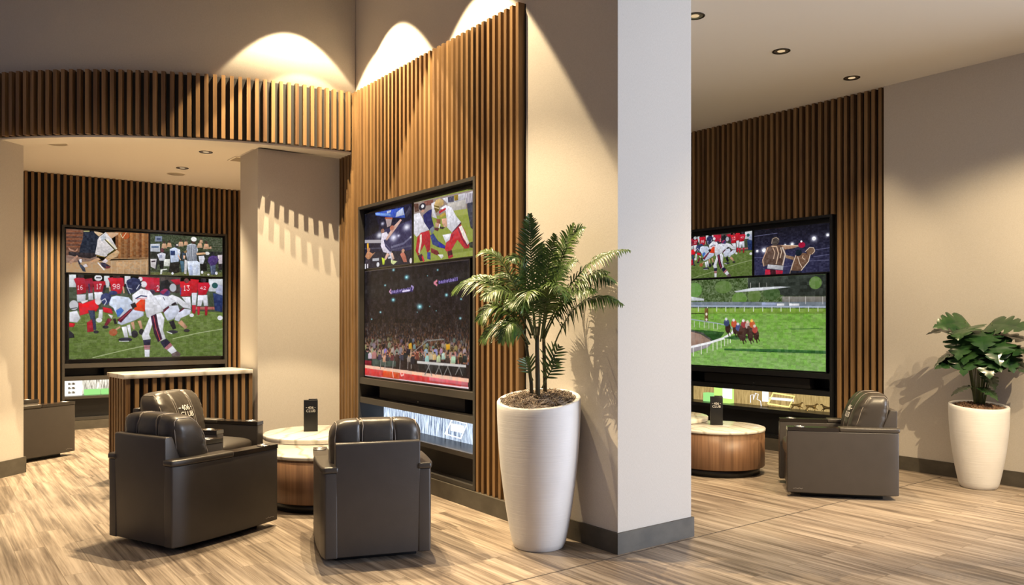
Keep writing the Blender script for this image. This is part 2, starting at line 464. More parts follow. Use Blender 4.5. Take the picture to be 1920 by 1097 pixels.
  ('P',(150,98,58),[(989,-69),(1027,-74),(1027,615),(989,618)]),
  ('P',(112,76,60),[(-14,-11),(201,-36),(201,656),(-14,673)]),
  ('P',(150,86,56),[(-3,44),(189,22),(189,44),(-3,66)]),
  ('P',(96,60,48),[(-3,88),(189,67),(189,90),(-3,111)]),
  ('P',(150,86,56),[(-3,133),(189,112),(189,135),(-3,156)]),
  ('P',(96,60,48),[(-3,178),(189,158),(189,181),(-3,201)]),
  ('P',(150,86,56),[(-3,223),(189,203),(189,226),(-3,246)]),
  ('P',(96,60,48),[(-3,268),(189,249),(189,271),(-3,291)]),
  ('P',(150,86,56),[(-3,313),(189,294),(189,317),(-3,336)]),
  ('P',(96,60,48),[(-3,358),(189,339),(189,362),(-3,380)]),
  ('P',(150,86,56),[(-3,403),(189,385),(189,408),(-3,425)]),
  ('P',(130,100,86),[(-14,606),(362,575),(362,1033),(-14,1055)]),
  ('P',(178,142,104),[(-14,786),(362,712),(1026,615),(1026,1018),(-14,1055)]),
  ('P',(190,152,112),[(598,718),(1026,686),(1026,994),(598,1019)]),
  ('L',(150,112,76),17,[(480,652),(1026,591)]),
  ('L',(196,160,122),9,[(539,699),(539,1023)]),
  ('L',(196,160,122),10,[(610,694),(610,1019)]),
  ('L',(196,160,122),10,[(682,688),(682,1014)]),
  ('L',(196,160,122),10,[(755,683),(755,1010)]),
  ('L',(196,160,122),10,[(828,677),(828,1006)]),
  ('L',(196,160,122),10,[(902,672),(902,1002)]),
  ('L',(196,160,122),10,[(976,666),(976,997)]),
  ('P',(34,40,54),[(201,43),(327,17),(403,158),(368,322),(345,530),(270,605),(149,592),(161,410),(195,203)]),
  ('P',(44,38,42),[(30,524),(189,532),(356,529),(362,598),(281,661),(178,647),(30,602)]),
  ('L',(170,165,110),15,[(206,31),(270,22)]),
  ('P',(188,138,114),[(25,423),(59,465),(104,495),(138,424),(132,492),(104,528),(36,489)]),
  ('P',(184,138,114),[(30,760),(126,594),(143,627),(53,814)]),
  ('P',(224,190,150),[(327,17),(374,24),(438,51),(386,139),(333,51)]),
  ('P',(216,172,134),[(468,25),(628,12),(622,56),(533,181),(503,127)]),
  ('P',(224,217,217),[(391,139),(468,19),(509,112),(539,167),(606,392),(576,441),(480,590),(450,616),(338,554),(362,323),(369,208)]),
  ('P',(200,206,216),[(403,158),(456,60),(474,174),(421,248)]),
  ('E',(172,76,36),713,79,46,77),
  ('L',(235,215,170),7,[(646,40),(676,141),(719,8)]),
  ('P',(205,166,122),[(606,427),(637,482),(610,591),(539,655),(480,729),(450,662),(503,565)]),
  ('L',(70,64,22),14,[(459,198),(580,429),(488,564)]),
  ('L',(236,222,180),13,[(483,213),(604,404)]),
  ('L',(140,110,44),10,[(356,587),(456,613)]),
  ('P',(196,150,112),[(374,631),(409,674),(327,761),(253,825),(235,790),(281,718)]),
  ('P',(232,214,218),[(421,719),(468,649),(498,702),(456,777)]),
  ('P',(48,42,62),[(397,744),(456,751),(527,827),(521,862),(468,891),(421,834)]),
  ('P',(112,50,56),[(468,831),(530,827),(515,876),(468,891)]),
  ('L',(235,232,235),14,[(375,757),(450,919)]),
  ('P',(230,215,218),[(198,821),(235,790),(257,857),(206,877)]),
  ('P',(54,60,76),[(175,806),(218,882),(229,978),(195,969),(152,830)]),
  ('P',(228,222,228),[(150,694),(181,681),(185,762),(155,775)]),
  ('P',(50,52,66),[(132,707),(152,728),(172,806),(149,819)]),
 ],
 'referee': [
  ('P',(62,70,50),[(-24,-16),(1029,-130),(1029,1008),(-24,1064)]),
  ('noise',22,(70,76,54)),
  ('P',(44,46,40),[(-24,434),(1029,344),(1029,676),(-24,749)]),
  ('P',(96,100,58),[(-24,940),(1029,878),(1029,1032),(-24,1087)]),
  ('P',(128,138,160),[(62,54),(157,44),(157,174),(62,184)]),
  ('P',(70,80,110),[(83,97),(136,91),(136,137),(83,142)]),
  ('P',(202,206,216),[(-6,252),(126,228),(131,434),(-3,434)]),
  ('P',(92,112,142),[(12,298),(112,289),(112,334),(12,343)]),
  ('P',(208,162,126),[(147,345),(158,231),(185,207),(212,226),(224,338)]),
  ('E',(60,46,40),185,186,16,36),
  ('P',(208,162,126),[(220,305),(230,205),(254,184),(278,201),(288,299)]),
  ('E',(60,46,40),254,166,14,31),
  ('P',(208,162,126),[(374,276),(385,165),(412,141),(439,160),(450,269)]),
  ('E',(60,46,40),412,121,16,34),
  ('P',(208,162,126),[(450,244),(460,151),(482,131),(505,146),(514,238)]),
  ('E',(60,46,40),482,114,14,29),
  ('P',(208,162,126),[(637,287),(649,174),(676,151),(704,169),(716,280)]),
  ('E',(60,46,40),676,130,17,35),
  ('P',(208,162,126),[(725,311),(738,186),(768,160),(799,181),(812,303)]),
  ('E',(60,46,40),768,137,19,39),
  ('P',(208,162,126),[(670,163),(678,88),(696,72),(714,84),(722,158)]),
  ('E',(60,46,40),696,58,11,23),
  ('P',(208,162,126),[(808,300),(814,243),(828,231),(842,240),(848,296)]),
  ('E',(60,46,40),828,221,8,17),
  ('L',(96,92,80),5,[(841,55),(1015,44)]),
  ('L',(96,92,80),5,[(841,114),(1015,103)]),
  ('L',(96,92,80),5,[(841,172),(1015,162)]),
  ('L',(96,92,80),5,[(841,231),(1015,221)]),
  ('L',(96,92,80),5,[(841,290),(1015,280)]),
  ('L',(96,92,80),5,[(841,349),(1015,340)]),
  ('P',(222,222,214),[(179,604),(263,598),(263,775),(179,780)]),
  ('P',(212,206,206),[(-1,612),(87,605),(81,866),(6,803)]),
  ('L',(50,40,50),18,[(19,678),(62,664)]),
  ('L',(40,40,46),16,[(92,605),(74,855)]),
  ('E',(92,50,56),157,390,25,57),
  ('P',(216,216,228),[(89,492),(154,441),(205,471),(199,597),(180,646),(123,650)]),
  ('X',(60,70,120),'85',(117,513),(157,509),68),
  ('P',(24,24,26),[(116,655),(180,651),(174,840),(129,843)]),
  ('P',(226,226,220),[(136,863),(223,835),(223,869),(163,884),(154,981),(129,982)]),
  ('P',(200,212,236),[(259,353),(323,299),(401,352),(407,443),(381,652),(273,685)]),
  ('P',(228,230,240),[(348,333),(401,352),(407,443),(380,491)]),
  ('E',(48,46,50),355,255,26,50),
  ('E',(225,215,205),361,240,15,21),
  ('P',(44,60,104),[(270,388),(331,383),(331,498),(270,503)]),
  ('P',(35,32,28),[(265,693),(388,684),(394,916),(336,942),(241,925)]),
  ('E',(228,228,236),297,950,16,32),
  ('L',(226,180,150),14,[(374,492),(406,604)]),
  ('P',(72,104,122),[(399,628),(452,636),(464,877),(425,928)]),
  ('P',(216,212,212),[(463,589),(503,620),(490,962),(457,949)]),
  ('P',(60,76,96),[(431,418),(469,438),(469,577),(431,602)]),
  ('P',(228,180,150),[(444,486),(476,495),(469,577),(447,578)]),
  ('P',(30,28,26),[(676,677),(775,670),(782,857),(696,863)]),
  ('P',(216,216,226),[(657,492),(735,475),(750,555),(724,688),(676,680)]),
  ('E',(228,226,220),782,412,33,40),
  ('P',(206,192,198),[(931,447),(1009,429),(1009,656),(948,673)]),
  ('P',(40,34,36),[(941,682),(1002,678),(995,821),(948,824)]),
  ('P',(206,210,220),[(500,228),(553,186),(619,205),(652,330),(632,471),(639,615),(502,625),(481,437)]),
  ('L',(36,42,62),7,[(505,243),(495,436),(507,622)]),
  ('L',(36,42,62),7,[(521,235),(512,435),(522,621)]),
  ('L',(36,42,62),7,[(536,227),(529,433),(538,620)]),
  ('L',(36,42,62),7,[(552,218),(545,432),(553,619)]),
  ('L',(36,42,62),7,[(567,210),(562,430),(569,618)]),
  ('L',(36,42,62),7,[(583,215),(579,429),(584,617)]),
  ('L',(36,42,62),7,[(598,221),(596,428),(600,615)]),
  ('L',(36,42,62),7,[(614,226),(613,426),(615,614)]),
  ('L',(36,42,62),7,[(630,232),(630,425),(631,613)]),
  ('P',(226,176,132),[(624,416),(742,390),(770,434),(637,473)]),
  ('P',(150,120,80),[(450,394),(495,355),(495,413),(463,439)]),
  ('E',(74,52,42),587,141,30,53),
  ('E',(240,238,234),592,71,40,58),
  ('P',(218,226,242),[(502,632),(639,613),(678,656),(682,980),(527,989),(507,816)]),
  ('P',(180,192,222),[(534,711),(572,754),(579,986),(534,988)]),
  ('P',(196,205,228),[(631,704),(657,818),(631,983),(611,984)]),
  ('P',(76,56,112),[(787,611),(805,504),(854,459),(923,471),(949,564),(908,691),(828,728)]),
  ('E',(34,34,38),858,418,32,49),
  ('P',(76,86,112),[(820,726),(902,697),(902,944),(835,951)]),
  ('P',(120,130,150),[(841,736),(854,735),(854,924),(841,924)]),
  ('E',(228,228,236),913,908,19,40),
  ('E',(228,228,236),709,897,17,40),
  ('E',(210,205,200),798,950,17,24),
 ],
 'dunk': [
  ('P',(24,23,44),[(-115,-229),(1043,20),(1043,1126),(-115,1020)]),
  ('P',(44,42,78),[(416,353),(1013,272),(1013,762),(416,821)]),
  ('P',(17,17,26),[(-115,-69),(245,-11),(331,339),(-115,468)]),
  ('P',(60,58,78),[(863,152),(954,27),(984,111),(894,223)]),
  ('P',(30,28,40),[(-41,681),(1013,788),(1013,1097),(-41,998)]),
  ('L',(96,96,126),20,[(580,678),(833,646),(984,551)]),
  ('L',(70,70,98),16,[(548,728),(984,706)]),
  ('L',(172,166,172),33,[(-23,489),(365,542)]),
  ('L',(60,60,80),15,[(-23,625),(382,665)]),
  ('G',(240,240,255),894,380,90,78),
  ('G',(235,235,255),629,516,104,89),
  ('G',(240,240,255),331,429,93,76),
  ('G',(220,220,240),732,499,40,34),
  ('G',(200,200,220),399,233,50,41),
  ('G',(220,220,225),969,561,24,21),
  ('P',(56,86,192),[(236,8),(833,30),(866,221),(580,160),(245,61)]),
  ('P',(202,212,242),[(693,92),(814,34),(851,165),(669,170)]),
  ('P',(122,162,236),[(242,9),(572,88),(572,138),(245,53)]),
  ('P',(200,210,235),[(482,36),(597,27),(580,69),(499,74)]),
  ('P',(56,86,192),[(580,29),(724,31),(629,160),(564,134)]),
  ('P',(178,156,156),[(457,143),(605,175),(577,299),(499,319)]),
  ('L',(180,90,60),17,[(457,146),(605,179)]),
  ('P',(216,172,156),[(613,332),(771,220),(799,245),(685,364),(491,550),(457,511)]),
  ('E',(182,112,92),600,343,48,43),
  ('E',(150,100,80),399,364,37,41),
  ('P',(226,216,232),[(382,403),(482,391),(523,452),(452,537),(469,608),(568,717),(645,888),(584,908),(535,780),(416,741),(357,620)]),
  ('L',(50,50,90),23,[(436,535),(466,635),(568,744)]),
  ('P',(222,180,160),[(491,761),(551,796),(469,888),(416,892)]),
  ('P',(222,184,165),[(572,771),(613,776),(653,889),(605,904)]),
  ('P',(202,222,62),[(379,827),(452,866),(436,966),(399,962)]),
  ('P',(206,214,150),[(574,893),(711,935),(629,986),(580,955)]),
  ('L',(206,206,216),20,[(523,854),(580,847)]),
  ('L',(180,180,186),28,[(184,850),(314,857)]),
  ('P',(190,130,92),[(5,772),(68,666),(175,736),(245,717),(157,790),(86,853)]),
  ('P',(60,50,60),[(23,832),(113,828),(122,970),(5,959)]),
  ('L',(232,172,52),40,[(68,552),(72,638)]),
  ('E',(190,130,90),86,654,36,37),
  ('L',(225,220,225),25,[(14,917),(14,988)]),
  ('L',(225,220,225),25,[(65,922),(65,979)]),
  ('P',(192,112,92),[(763,822),(825,763),(882,875),(901,969),(833,962)]),
  ('E',(190,140,110),822,766,31,31),
  ('E',(225,225,230),297,946,31,42),
  ('E',(225,215,215),972,951,24,46),
 ],
 'runner': [
  ('P',(140,150,64),[(-61,-232),(1039,33),(1039,1143),(-61,1031)]),
  ('P',(150,132,124),[(-61,-1),(996,23),(996,323),(-61,278)]),
  ('P',(196,188,180),[(585,138),(886,138),(886,312),(609,267)]),
  ('P',(214,210,220),[(500,40),(886,40),(863,144),(585,138)]),
  ('P',(132,82,72),[(182,22),(350,24),(350,111),(196,89)]),
  ('P',(82,78,98),[(594,44),(694,45),(694,134),(603,125)]),
  ('P',(152,122,44),[(694,41),(763,42),(763,127),(703,125)]),
  ('L',(158,164,80),48,[(585,307),(985,332)]),
  ('L',(124,134,56),31,[(656,903),(985,890)]),
  ('P',(216,208,218),[(861,50),(992,43),(992,217),(884,205)]),
  ('L',(120,112,125),9,[(880,55),(897,200)]),
  ('L',(120,112,125),9,[(905,60),(919,205)]),
  ('L',(120,112,125),9,[(929,66),(941,209)]),
  ('L',(120,112,125),9,[(953,72),(963,214)]),
  ('L',(120,112,125),9,[(977,77),(985,219)]),
  ('P',(60,62,76),[(899,206),(992,206),(992,612),(954,573),(908,316)]),
  ('P',(92,62,52),[(-6,16),(82,32),(92,157),(21,163)]),
  ('P',(226,223,232),[(-12,190),(103,183),(280,495),(129,533),(49,577),(-12,504)]),
  ('P',(180,36,46),[(129,518),(276,504),(302,602),(296,810),(248,865),(196,715),(116,837),(76,892),(32,800),(62,588)]),
  ('P',(236,216,192),[(109,548),(145,542),(145,672),(109,860),(80,832),(109,667)]),
  ('P',(72,30,42),[(73,889),(145,860),(202,987),(116,983)]),
  ('L',(200,40,60),26,[(156,911),(182,985)]),
  ('P',(36,38,92),[(169,238),(261,185),(328,173),(315,278),(366,473),(287,508),(182,347)]),
  ('E',(46,42,52),156,99,63,61),
  ('E',(228,228,232),160,91,26,29),
  ('E',(190,140,120),163,171,29,26),
  ('P',(120,128,140),[(289,483),(350,447),(376,497),(325,582)]),
  ('P',(46,60,118),[(297,589),(350,563),(428,690),(554,790),(554,835),(438,797),(338,737)]),
  ('P',(44,44,156),[(438,714),(554,790),(554,835),(451,799)]),
  ('P',(52,62,146),[(245,851),(302,858),(302,977),(245,959)]),
  ('P',(122,40,46),[(310,789),(428,851),(453,900),(416,921),(312,862)]),
  ('P',(232,230,226),[(423,908),(515,917),(529,955),(488,986)]),
  ('P',(226,222,228),[(315,80),(382,65),(382,233),(420,344),(338,305)]),
  ('P',(206,172,112),[(376,84),(401,43),(463,29),(524,77),(534,138),(463,171),(388,179),(361,124)]),
  ('P',(112,92,42),[(361,119),(453,155),(453,218),(401,248),(369,184)]),
  ('L',(220,200,150),8,[(369,149),(445,188)]),
  ('P',(233,231,240),[(463,192),(561,155),(656,209),(729,357),(813,472),(750,533),(668,607),(585,510),(573,373),(561,246)]),
  ('P',(192,42,56),[(448,229),(561,198),(566,226),(451,272)]),
  ('P',(192,162,72),[(458,296),(549,264),(566,317),(475,345)]),
  ('L',(205,203,215),7,[(633,339),(727,490)]),
  ('L',(90,40,60),16,[(807,482),(674,603)]),
  ('P',(226,172,142),[(498,358),(575,362),(590,494),(537,504),(500,427)]),
  ('P',(200,150,125),[(388,396),(463,421),(438,485),(388,465)]),
  ('P',(142,82,62),[(401,346),(478,364),(469,427),(413,412)]),
  ('P',(92,42,52),[(369,473),(453,497),(432,544),(376,515)]),
  ('P',(60,50,50),[(463,472),(551,504),(512,525),(463,506)]),
  ('L',(230,225,230),20,[(463,443),(451,487)]),
  ('P',(202,46,56),[(656,614),(807,502),(866,602),(935,808),(932,875),(863,876),(750,726),(680,830),(656,871),(573,883),(546,832),(573,734)]),
  ('P',(242,232,222),[(773,533),(818,517),(866,624),(937,799),(908,828),(841,707)]),
  ('L',(80,30,60),9,[(761,551),(830,727),(908,847)]),
  ('P',(232,230,238),[(507,613),(652,611),(626,710),(561,746)]),
  ('P',(150,30,50),[(652,633),(703,630),(656,724)]),
  ('P',(172,42,62),[(585,894),(656,867),(685,975),(609,1000)]),
  ('P',(70,30,36),[(591,883),(662,870),(674,938),(603,952)]),
  ('P',(40,46,40),[(928,798),(992,786),(992,882),(941,865)]),
 ],
 'crowd': [
  ('crowd',),
  ('P',(30,27,30),[(-4,137),(1000,90),(1000,180),(-4,263)]),
  ('G',(130,220,235),450,90,29,26),
  ('G',(235,255,255),450,90,9,8),
  ('G',(130,220,235),576,351,33,30),
  ('G',(235,255,255),576,351,10,9),
  ('G',(130,220,235),314,283,27,23),
  ('G',(235,255,255),314,283,8,7),
  ('G',(130,220,235),813,263,18,18),
  ('G',(235,255,255),813,263,5,6),
  ('G',(130,220,235),317,14,18,15),
  ('G',(235,255,255),317,14,5,4),
  ('G',(130,220,235),738,54,11,11),
  ('G',(235,255,255),738,54,3,3),
  ('G',(130,220,235),228,146,15,12),
  ('G',(235,255,255),228,146,5,3),
  ('G',(130,220,235),177,392,15,12),
  ('G',(235,255,255),177,392,5,4),
  ('G',(130,220,235),78,457,12,10),
  ('G',(235,255,255),78,457,4,3),
  ('G',(130,220,235),926,452,13,13),
  ('G',(235,255,255),926,452,4,4),
  ('G',(130,220,235),932,301,10,10),
  ('G',(235,255,255),932,301,3,3),
  ('G',(130,220,235),647,94,7,6),
  ('G',(235,255,255),647,94,2,2),
  ('G',(130,220,235),553,398,7,6),
  ('G',(235,255,255),553,398,2,2),
  ('G',(130,220,235),725,389,7,6),
  ('G',(235,255,255),725,389,2,2),
  ('G',(130,220,235),667,351,7,6),
  ('G',(235,255,255),667,351,2,2),
  ('P',(46,36,92),[(291,199),(514,181),(514,221),(291,236)]),
  ('X',(190,170,235),'basketball',(298,194),(494,180),29),
  ('L',(225,215,245),9,[(411,213),(480,207)]),
  ('L',(200,150,190),9,[(291,189),(275,208),(294,225)]),
  ('L',(160,140,200),10,[(497,170),(517,184),(509,203)]),
  ('P',(46,36,92),[(744,144),(908,125),(908,158),(744,174)]),
  ('X',(180,160,235),'basketball',(748,141),(908,125),28),
  ('L',(215,120,140),11,[(732,143),(707,159),(732,179)]),
  ('P',(120,24,34),[(-2,852),(75,852),(75,900),(-2,903)]),
  ('P',(216,62,62),[(-17,900),(988,925),(988,1005),(-17,1005)]),
  ('P',(226,80,40),[(203,913),(379,918),(379,991),(203,988)]),
  ('P',(230,110,120),[(663,937),(988,944),(988,978),(663,974)]),
  ('L',(246,192,162),17,[(-17,910),(988,934)]),
  ('L',(242,214,220),14,[(-17,1008),(988,998)]),
  ('L',(240,180,170),8,[(306,928),(316,982)]),
  ('L',(240,180,170),9,[(388,928),(397,958),(423,947),(423,917)]),
  ('P',(36,34,34),[(559,833),(971,827),(978,904),(567,888)]),
  ('P',(60,74,66),[(85,833),(343,807),(343,885),(85,899)]),
  ('L',(150,140,135),7,[(184,826),(178,916)]),
  ('L',(150,140,135),6,[(232,823),(226,911)]),
  ('L',(150,140,135),6,[(316,817),(310,904)]),
  ('L',(150,140,135),6,[(388,811),(382,897)]),
  ('L',(150,140,135),6,[(466,806),(461,890)]),
  ('L',(150,140,135),6,[(500,803),(495,887)]),
  ('L',(206,200,194),12,[(555,826),(969,825)]),
  ('L',(120,116,112),6,[(648,833),(687,928)]),
  ('L',(120,116,112),7,[(671,831),(624,927)]),
  ('L',(120,116,112),6,[(741,825),(778,918)]),
  ('L',(120,116,112),6,[(763,823),(718,917)]),
  ('L',(120,116,112),6,[(815,819),(852,911)]),
  ('L',(120,116,112),6,[(837,817),(793,910)]),
  ('L',(120,116,112),5,[(909,811),(943,901)]),
  ('L',(120,116,112),6,[(929,810),(887,900)]),
  ('L',(132,132,128),5,[(526,734),(648,638),(793,622)]),
  ('L',(110,110,106),4,[(587,685),(587,730)]),
  ('L',(110,110,106),4,[(679,637),(679,703)]),
  ('P',(222,165,50),[(466,676),(500,659),(505,720),(471,725)]),
  ('P',(222,165,45),[(804,661),(844,652),(844,708),(808,710)]),
  ('P',(43,30,24),[(10,695),(11,661),(22,652),(34,652),(42,661),(41,693)]),
  ('E',(100,72,48),26,645,8,8),
  ('E',(30,21,14),26,642,8,4),
  ('L',(100,72,48),5,[(14,664),(5,649),(14,631)]),
  ('L',(100,72,48),5,[(38,663),(47,648),(37,633)]),
  ('P',(68,36,18),[(43,696),(44,666),(53,658),(64,658),(70,666),(69,694)]),
  ('E',(83,75,58),56,653,7,7),
  ('E',(24,22,17),56,649,7,5),
  ('L',(83,75,58),4,[(46,669),(38,656),(46,640)]),
  ('P',(90,115,80),[(70,691),(71,654),(83,644),(96,645),(105,654),(103,689)]),
  ('E',(104,58,46),87,637,8,9),
  ('E',(31,17,13),87,633,8,5),
  ('L',(104,58,46),5,[(74,657),(64,641),(74,621)]),
  ('L',(104,58,46),5,[(100,656),(109,640),(99,624)]),
  ('P',(118,106,111),[(133,691),(134,653),(146,642),(160,643),(168,653),(166,689)]),
  ('E',(83,62,46),150,636,9,9),
  ('E',(24,18,13),150,631,9,6),
  ('L',(83,62,46),5,[(137,656),(127,640),(137,619)]),
  ('L',(83,62,46),5,[(164,655),(173,638),(162,622)]),
  ('P',(104,103,82),[(154,683),(155,652),(165,644),(176,644),(183,652),(181,681)]),
  ('E',(83,70,47),168,638,7,7),
  ('E',(24,21,14),168,635,7,4),
  ('L',(83,70,47),4,[(179,654),(186,640),(178,627)]),
  ('P',(90,65,59),[(190,697),(191,666),(200,657),(211,657),(218,665),(217,695)]),
  ('E',(86,73,52),204,651,7,8),
  ('E',(25,21,15),204,648,7,4),
  ('P',(115,105,76),[(249,660),(250,630),(260,622),(270,622),(277,630),(275,658)]),
  ('E',(90,72,45),263,617,7,7),
  ('E',(27,21,13),263,613,7,4),
  ('P',(77,76,68),[(283,654),(284,626),(293,619),(302,620),(308,626),(306,652)]),
  ('E',(82,70,45),295,614,6,7),
  ('E',(24,21,13),295,611,6,4),
  ('L',(82,70,45),3,[(305,628),(311,616),(304,604)]),
  ('P',(100,78,51),[(317,676),(318,650),(326,643),(335,644),(340,650),(339,674)]),
  ('E',(105,66,51),329,639,5,6),
  ('E',(31,19,15),329,636,5,3),
  ('L',(105,66,51),3,[(320,652),(314,641),(320,628)]),
  ('P',(59,41,23),[(349,677),(350,642),(361,632),(372,633),(380,642),(378,675)]),
  ('E',(84,59,62),364,626,8,8),
  ('E',(25,17,18),364,622,8,5),
  ('L',(84,59,62),5,[(376,644),(384,628),(375,613)]),
  ('P',(101,88,107),[(388,668),(389,640),(397,632),(407,633),(413,640),(412,667)]),
  ('E',(88,77,59),400,627,6,7),
  ('E',(26,23,17),400,624,6,4),
  ('P',(24,25,33),[(410,678),(411,652),(419,645),(428,646),(433,652),(432,677)]),
  ('E',(100,66,47),422,641,5,6),
  ('E',(30,19,14),422,638,5,3),
  ('P',(19,19,17),[(431,676),(432,642),(442,632),(454,633),(461,642),(459,674)]),
  ('E',(98,70,56),446,626,7,8),
  ('E',(29,21,16),446,622,7,5),
  ('P',(24,30,31),[(479,669),(480,632),(491,622),(502,623),(510,632),(508,666)]),
  ('E',(85,58,59),494,616,8,8),
  ('E',(25,17,17),494,612,8,5),
  ('P',(89,94,111),[(503,661),(504,632),(513,624),(522,625),(528,632),(526,659)]),
  ('E',(94,71,59),515,619,6,7),
  ('E',(28,21,17),515,616,6,4),
  ('L',(94,71,59),4,[(506,635),(500,622),(506,607)]),
  ('P',(116,88,59),[(552,673),(553,648),(560,641),(569,641),(574,648),(573,672)]),
  ('E',(100,76,52),563,636,5,6),
  ('E',(30,22,15),563,633,5,4),
  ('P',(46,27,26),[(579,654),(580,627),(588,619),(596,620),(602,627),(601,653)]),
  ('E',(91,74,48),590,615,6,6),
  ('E',(27,22,14),590,611,6,4),
  ('L',(91,74,48),4,[(599,629),(605,616),(598,605)]),
  ('P',(93,106,100),[(607,668),(608,644),(615,638),(623,638),(628,644),(626,667)]),
  ('E',(89,59,44),617,633,5,6),
  ('E',(26,17,13),617,630,5,4),
  ('L',(89,59,44),3,[(610,646),(604,636),(610,623)]),
  ('L',(89,59,44),3,[(625,646),(630,635),(624,625)]),
  ('P',(98,91,101),[(627,651),(627,627),(634,621),(642,621),(647,627),(646,650)]),
  ('E',(80,70,50),637,616,5,6),
  ('E',(24,21,15),637,613,5,4),
  ('L',(80,70,50),3,[(629,629),(624,619),(629,606)]),
  ('P',(104,64,49),[(673,682),(674,651),(682,643),(692,643),(698,651),(697,680)]),
  ('E',(77,66,50),685,637,6,8),
  ('E',(23,19,15),685,634,6,4),
  ('P',(87,59,44),[(704,659),(705,634),(712,628),(719,628),(724,634),(723,658)]),
  ('E',(86,65,47),714,623,5,6),
  ('E',(25,19,14),714,620,5,4),
  ('L',(86,65,47),3,[(706,636),(701,626),(706,612)]),
  ('L',(86,65,47),3,[(722,636),(727,625),(721,614)]),
  ('P',(58,36,23),[(733,667),(734,643),(741,636),(748,637),(753,643),(752,666)]),
  ('E',(94,74,50),743,632,5,5),
  ('E',(28,22,15),743,629,5,3),
  ('L',(94,74,50),3,[(736,645),(730,634),(736,621)]),
  ('L',(94,74,50),3,[(751,644),(756,633),(750,623)]),
  ('P',(64,40,19),[(746,684),(747,654),(756,645),(765,646),(771,654),(769,682)]),
  ('E',(97,61,48),758,640,6,7),
  ('E',(29,18,14),758,637,6,4),
  ('L',(97,61,48),4,[(749,656),(743,643),(749,627)]),
  ('P',(102,87,100),[(776,679),(777,652),(785,644),(793,644),(799,651),(798,678)]),
  ('E',(83,72,59),787,639,6,6),
  ('E',(24,21,17),787,636,6,4),
  ('L',(83,72,59),3,[(779,654),(773,642),(779,627)]),
  ('P',(34,26,26),[(803,682),(804,651),(812,642),(821,643),(828,651),(826,680)]),
  ('E',(83,65,62),815,637,6,7),
  ('E',(24,19,18),815,633,6,5),
  ('P',(110,90,97),[(848,675),(848,649),(856,642),(863,642),(869,649),(867,673)]),
  ('E',(83,66,52),858,637,5,6),
  ('E',(24,19,15),858,634,5,4),
  ('L',(83,66,52),3,[(850,651),(844,640),(850,626)]),
  ('P',(82,95,88),[(866,647),(867,617),(875,609),(884,609),(890,617),(889,645)]),
  ('E',(80,64,58),878,603,6,7),
  ('E',(24,19,17),878,600,6,4),
  ('P',(97,56,43),[(902,670),(903,638),(911,629),(921,630),(927,638),(925,668)]),
  ('E',(80,61,59),914,624,6,7),
  ('E',(24,18,17),914,620,6,5),
  ('L',(80,61,59),3,[(905,641),(898,627),(905,610)]),
  ('P',(85,89,94),[(925,654),(926,631),(932,624),(939,625),(944,631),(943,653)]),
  ('E',(96,74,61),935,620,4,5),
  ('E',(28,22,18),935,617,4,4),
  ('P',(85,74,64),[(946,645),(947,616),(955,608),(963,609),(969,616),(968,644)]),
  ('E',(75,71,62),957,603,6,7),
  ('E',(22,21,18),957,599,6,5),
  ('P',(136,132,91),[(-16,761),(-14,716),(1,703),(17,703),(28,715),(25,758)]),
  ('E',(137,91,67),6,695,10,10),
  ('E',(41,27,20),6,689,10,7),
  ('L',(137,91,67),7,[(-11,719),(-23,700),(-11,675)]),
  ('L',(137,91,67),7,[(22,718),(34,697),(20,678)]),
  ('P',(111,104,101),[(61,712),(62,681),(73,672),(84,672),(91,680),(90,710)]),
  ('E',(98,87,74),76,666,7,8),
  ('E',(29,26,22),76,663,7,4),
  ('L',(98,87,74),5,[(87,682),(95,668),(86,655)]),
  ('P',(132,114,123),[(83,735),(84,690),(99,677),(115,678),(125,689),(123,732)]),
  ('E',(102,79,70),104,669,10,11),
  ('E',(30,23,21),104,664,10,6),
  ('L',(102,79,70),6,[(120,692),(131,672),(118,653)]),
  ('P',(121,121,96),[(143,740),(145,698),(158,687),(173,687),(182,698),(180,737)]),
  ('E',(117,74,62),163,679,9,10),
  ('E',(35,22,18),163,674,9,6),
  ('L',(117,74,62),6,[(148,702),(137,684),(148,661)]),
  ('P',(66,35,24),[(155,748),(157,705),(171,692),(186,693),(196,704),(193,745)]),
  ('E',(117,84,66),175,685,10,10),
  ('E',(35,25,19),175,679,10,7),
  ('P',(25,18,20),[(192,741),(193,696),(207,683),(223,684),(233,695),(231,737)]),
  ('E',(124,77,59),212,675,10,11),
  ('E',(37,23,17),212,670,10,7),
  ('P',(127,133,108),[(256,722),(258,678),(271,666),(286,666),(296,677),(294,718)]),
  ('E',(125,94,66),276,658,9,10),
  ('E',(37,28,19),276,652,9,7),
  ('P',(106,64,68),[(281,731),(282,698),(292,689),(304,690),(311,698),(309,728)]),
  ('E',(103,72,57),296,683,7,8),
  ('E',(30,21,17),296,679,7,5),
  ('L',(103,72,57),4,[(285,701),(277,687),(285,669)]),
  ('L',(103,72,57),4,[(307,700),(315,685),(306,671)]),
  ('P',(76,29,28),[(321,751),(323,709),(336,697),(350,697),(359,708),(357,748)]),
  ('E',(122,83,68),340,689,9,10),
  ('E',(36,24,20),340,684,9,6),
  ('L',(122,83,68),6,[(325,712),(315,694),(325,671)]),
  ('L',(122,83,68),6,[(354,711),(364,692),(353,674)]),
  ('P',(98,46,29),[(353,716),(354,686),(363,677),(373,678),(380,685),(378,714)]),
  ('E',(130,93,73),366,672,7,7),
  ('E',(39,27,21),366,668,7,5),
  ('L',(130,93,73),4,[(356,688),(348,675),(356,659)]),
  ('P',(150,121,80),[(393,735),(394,699),(405,689),(417,690),(424,699),(423,732)]),
  ('E',(135,74,73),408,683,8,8),
  ('E',(40,22,21),408,679,8,5),
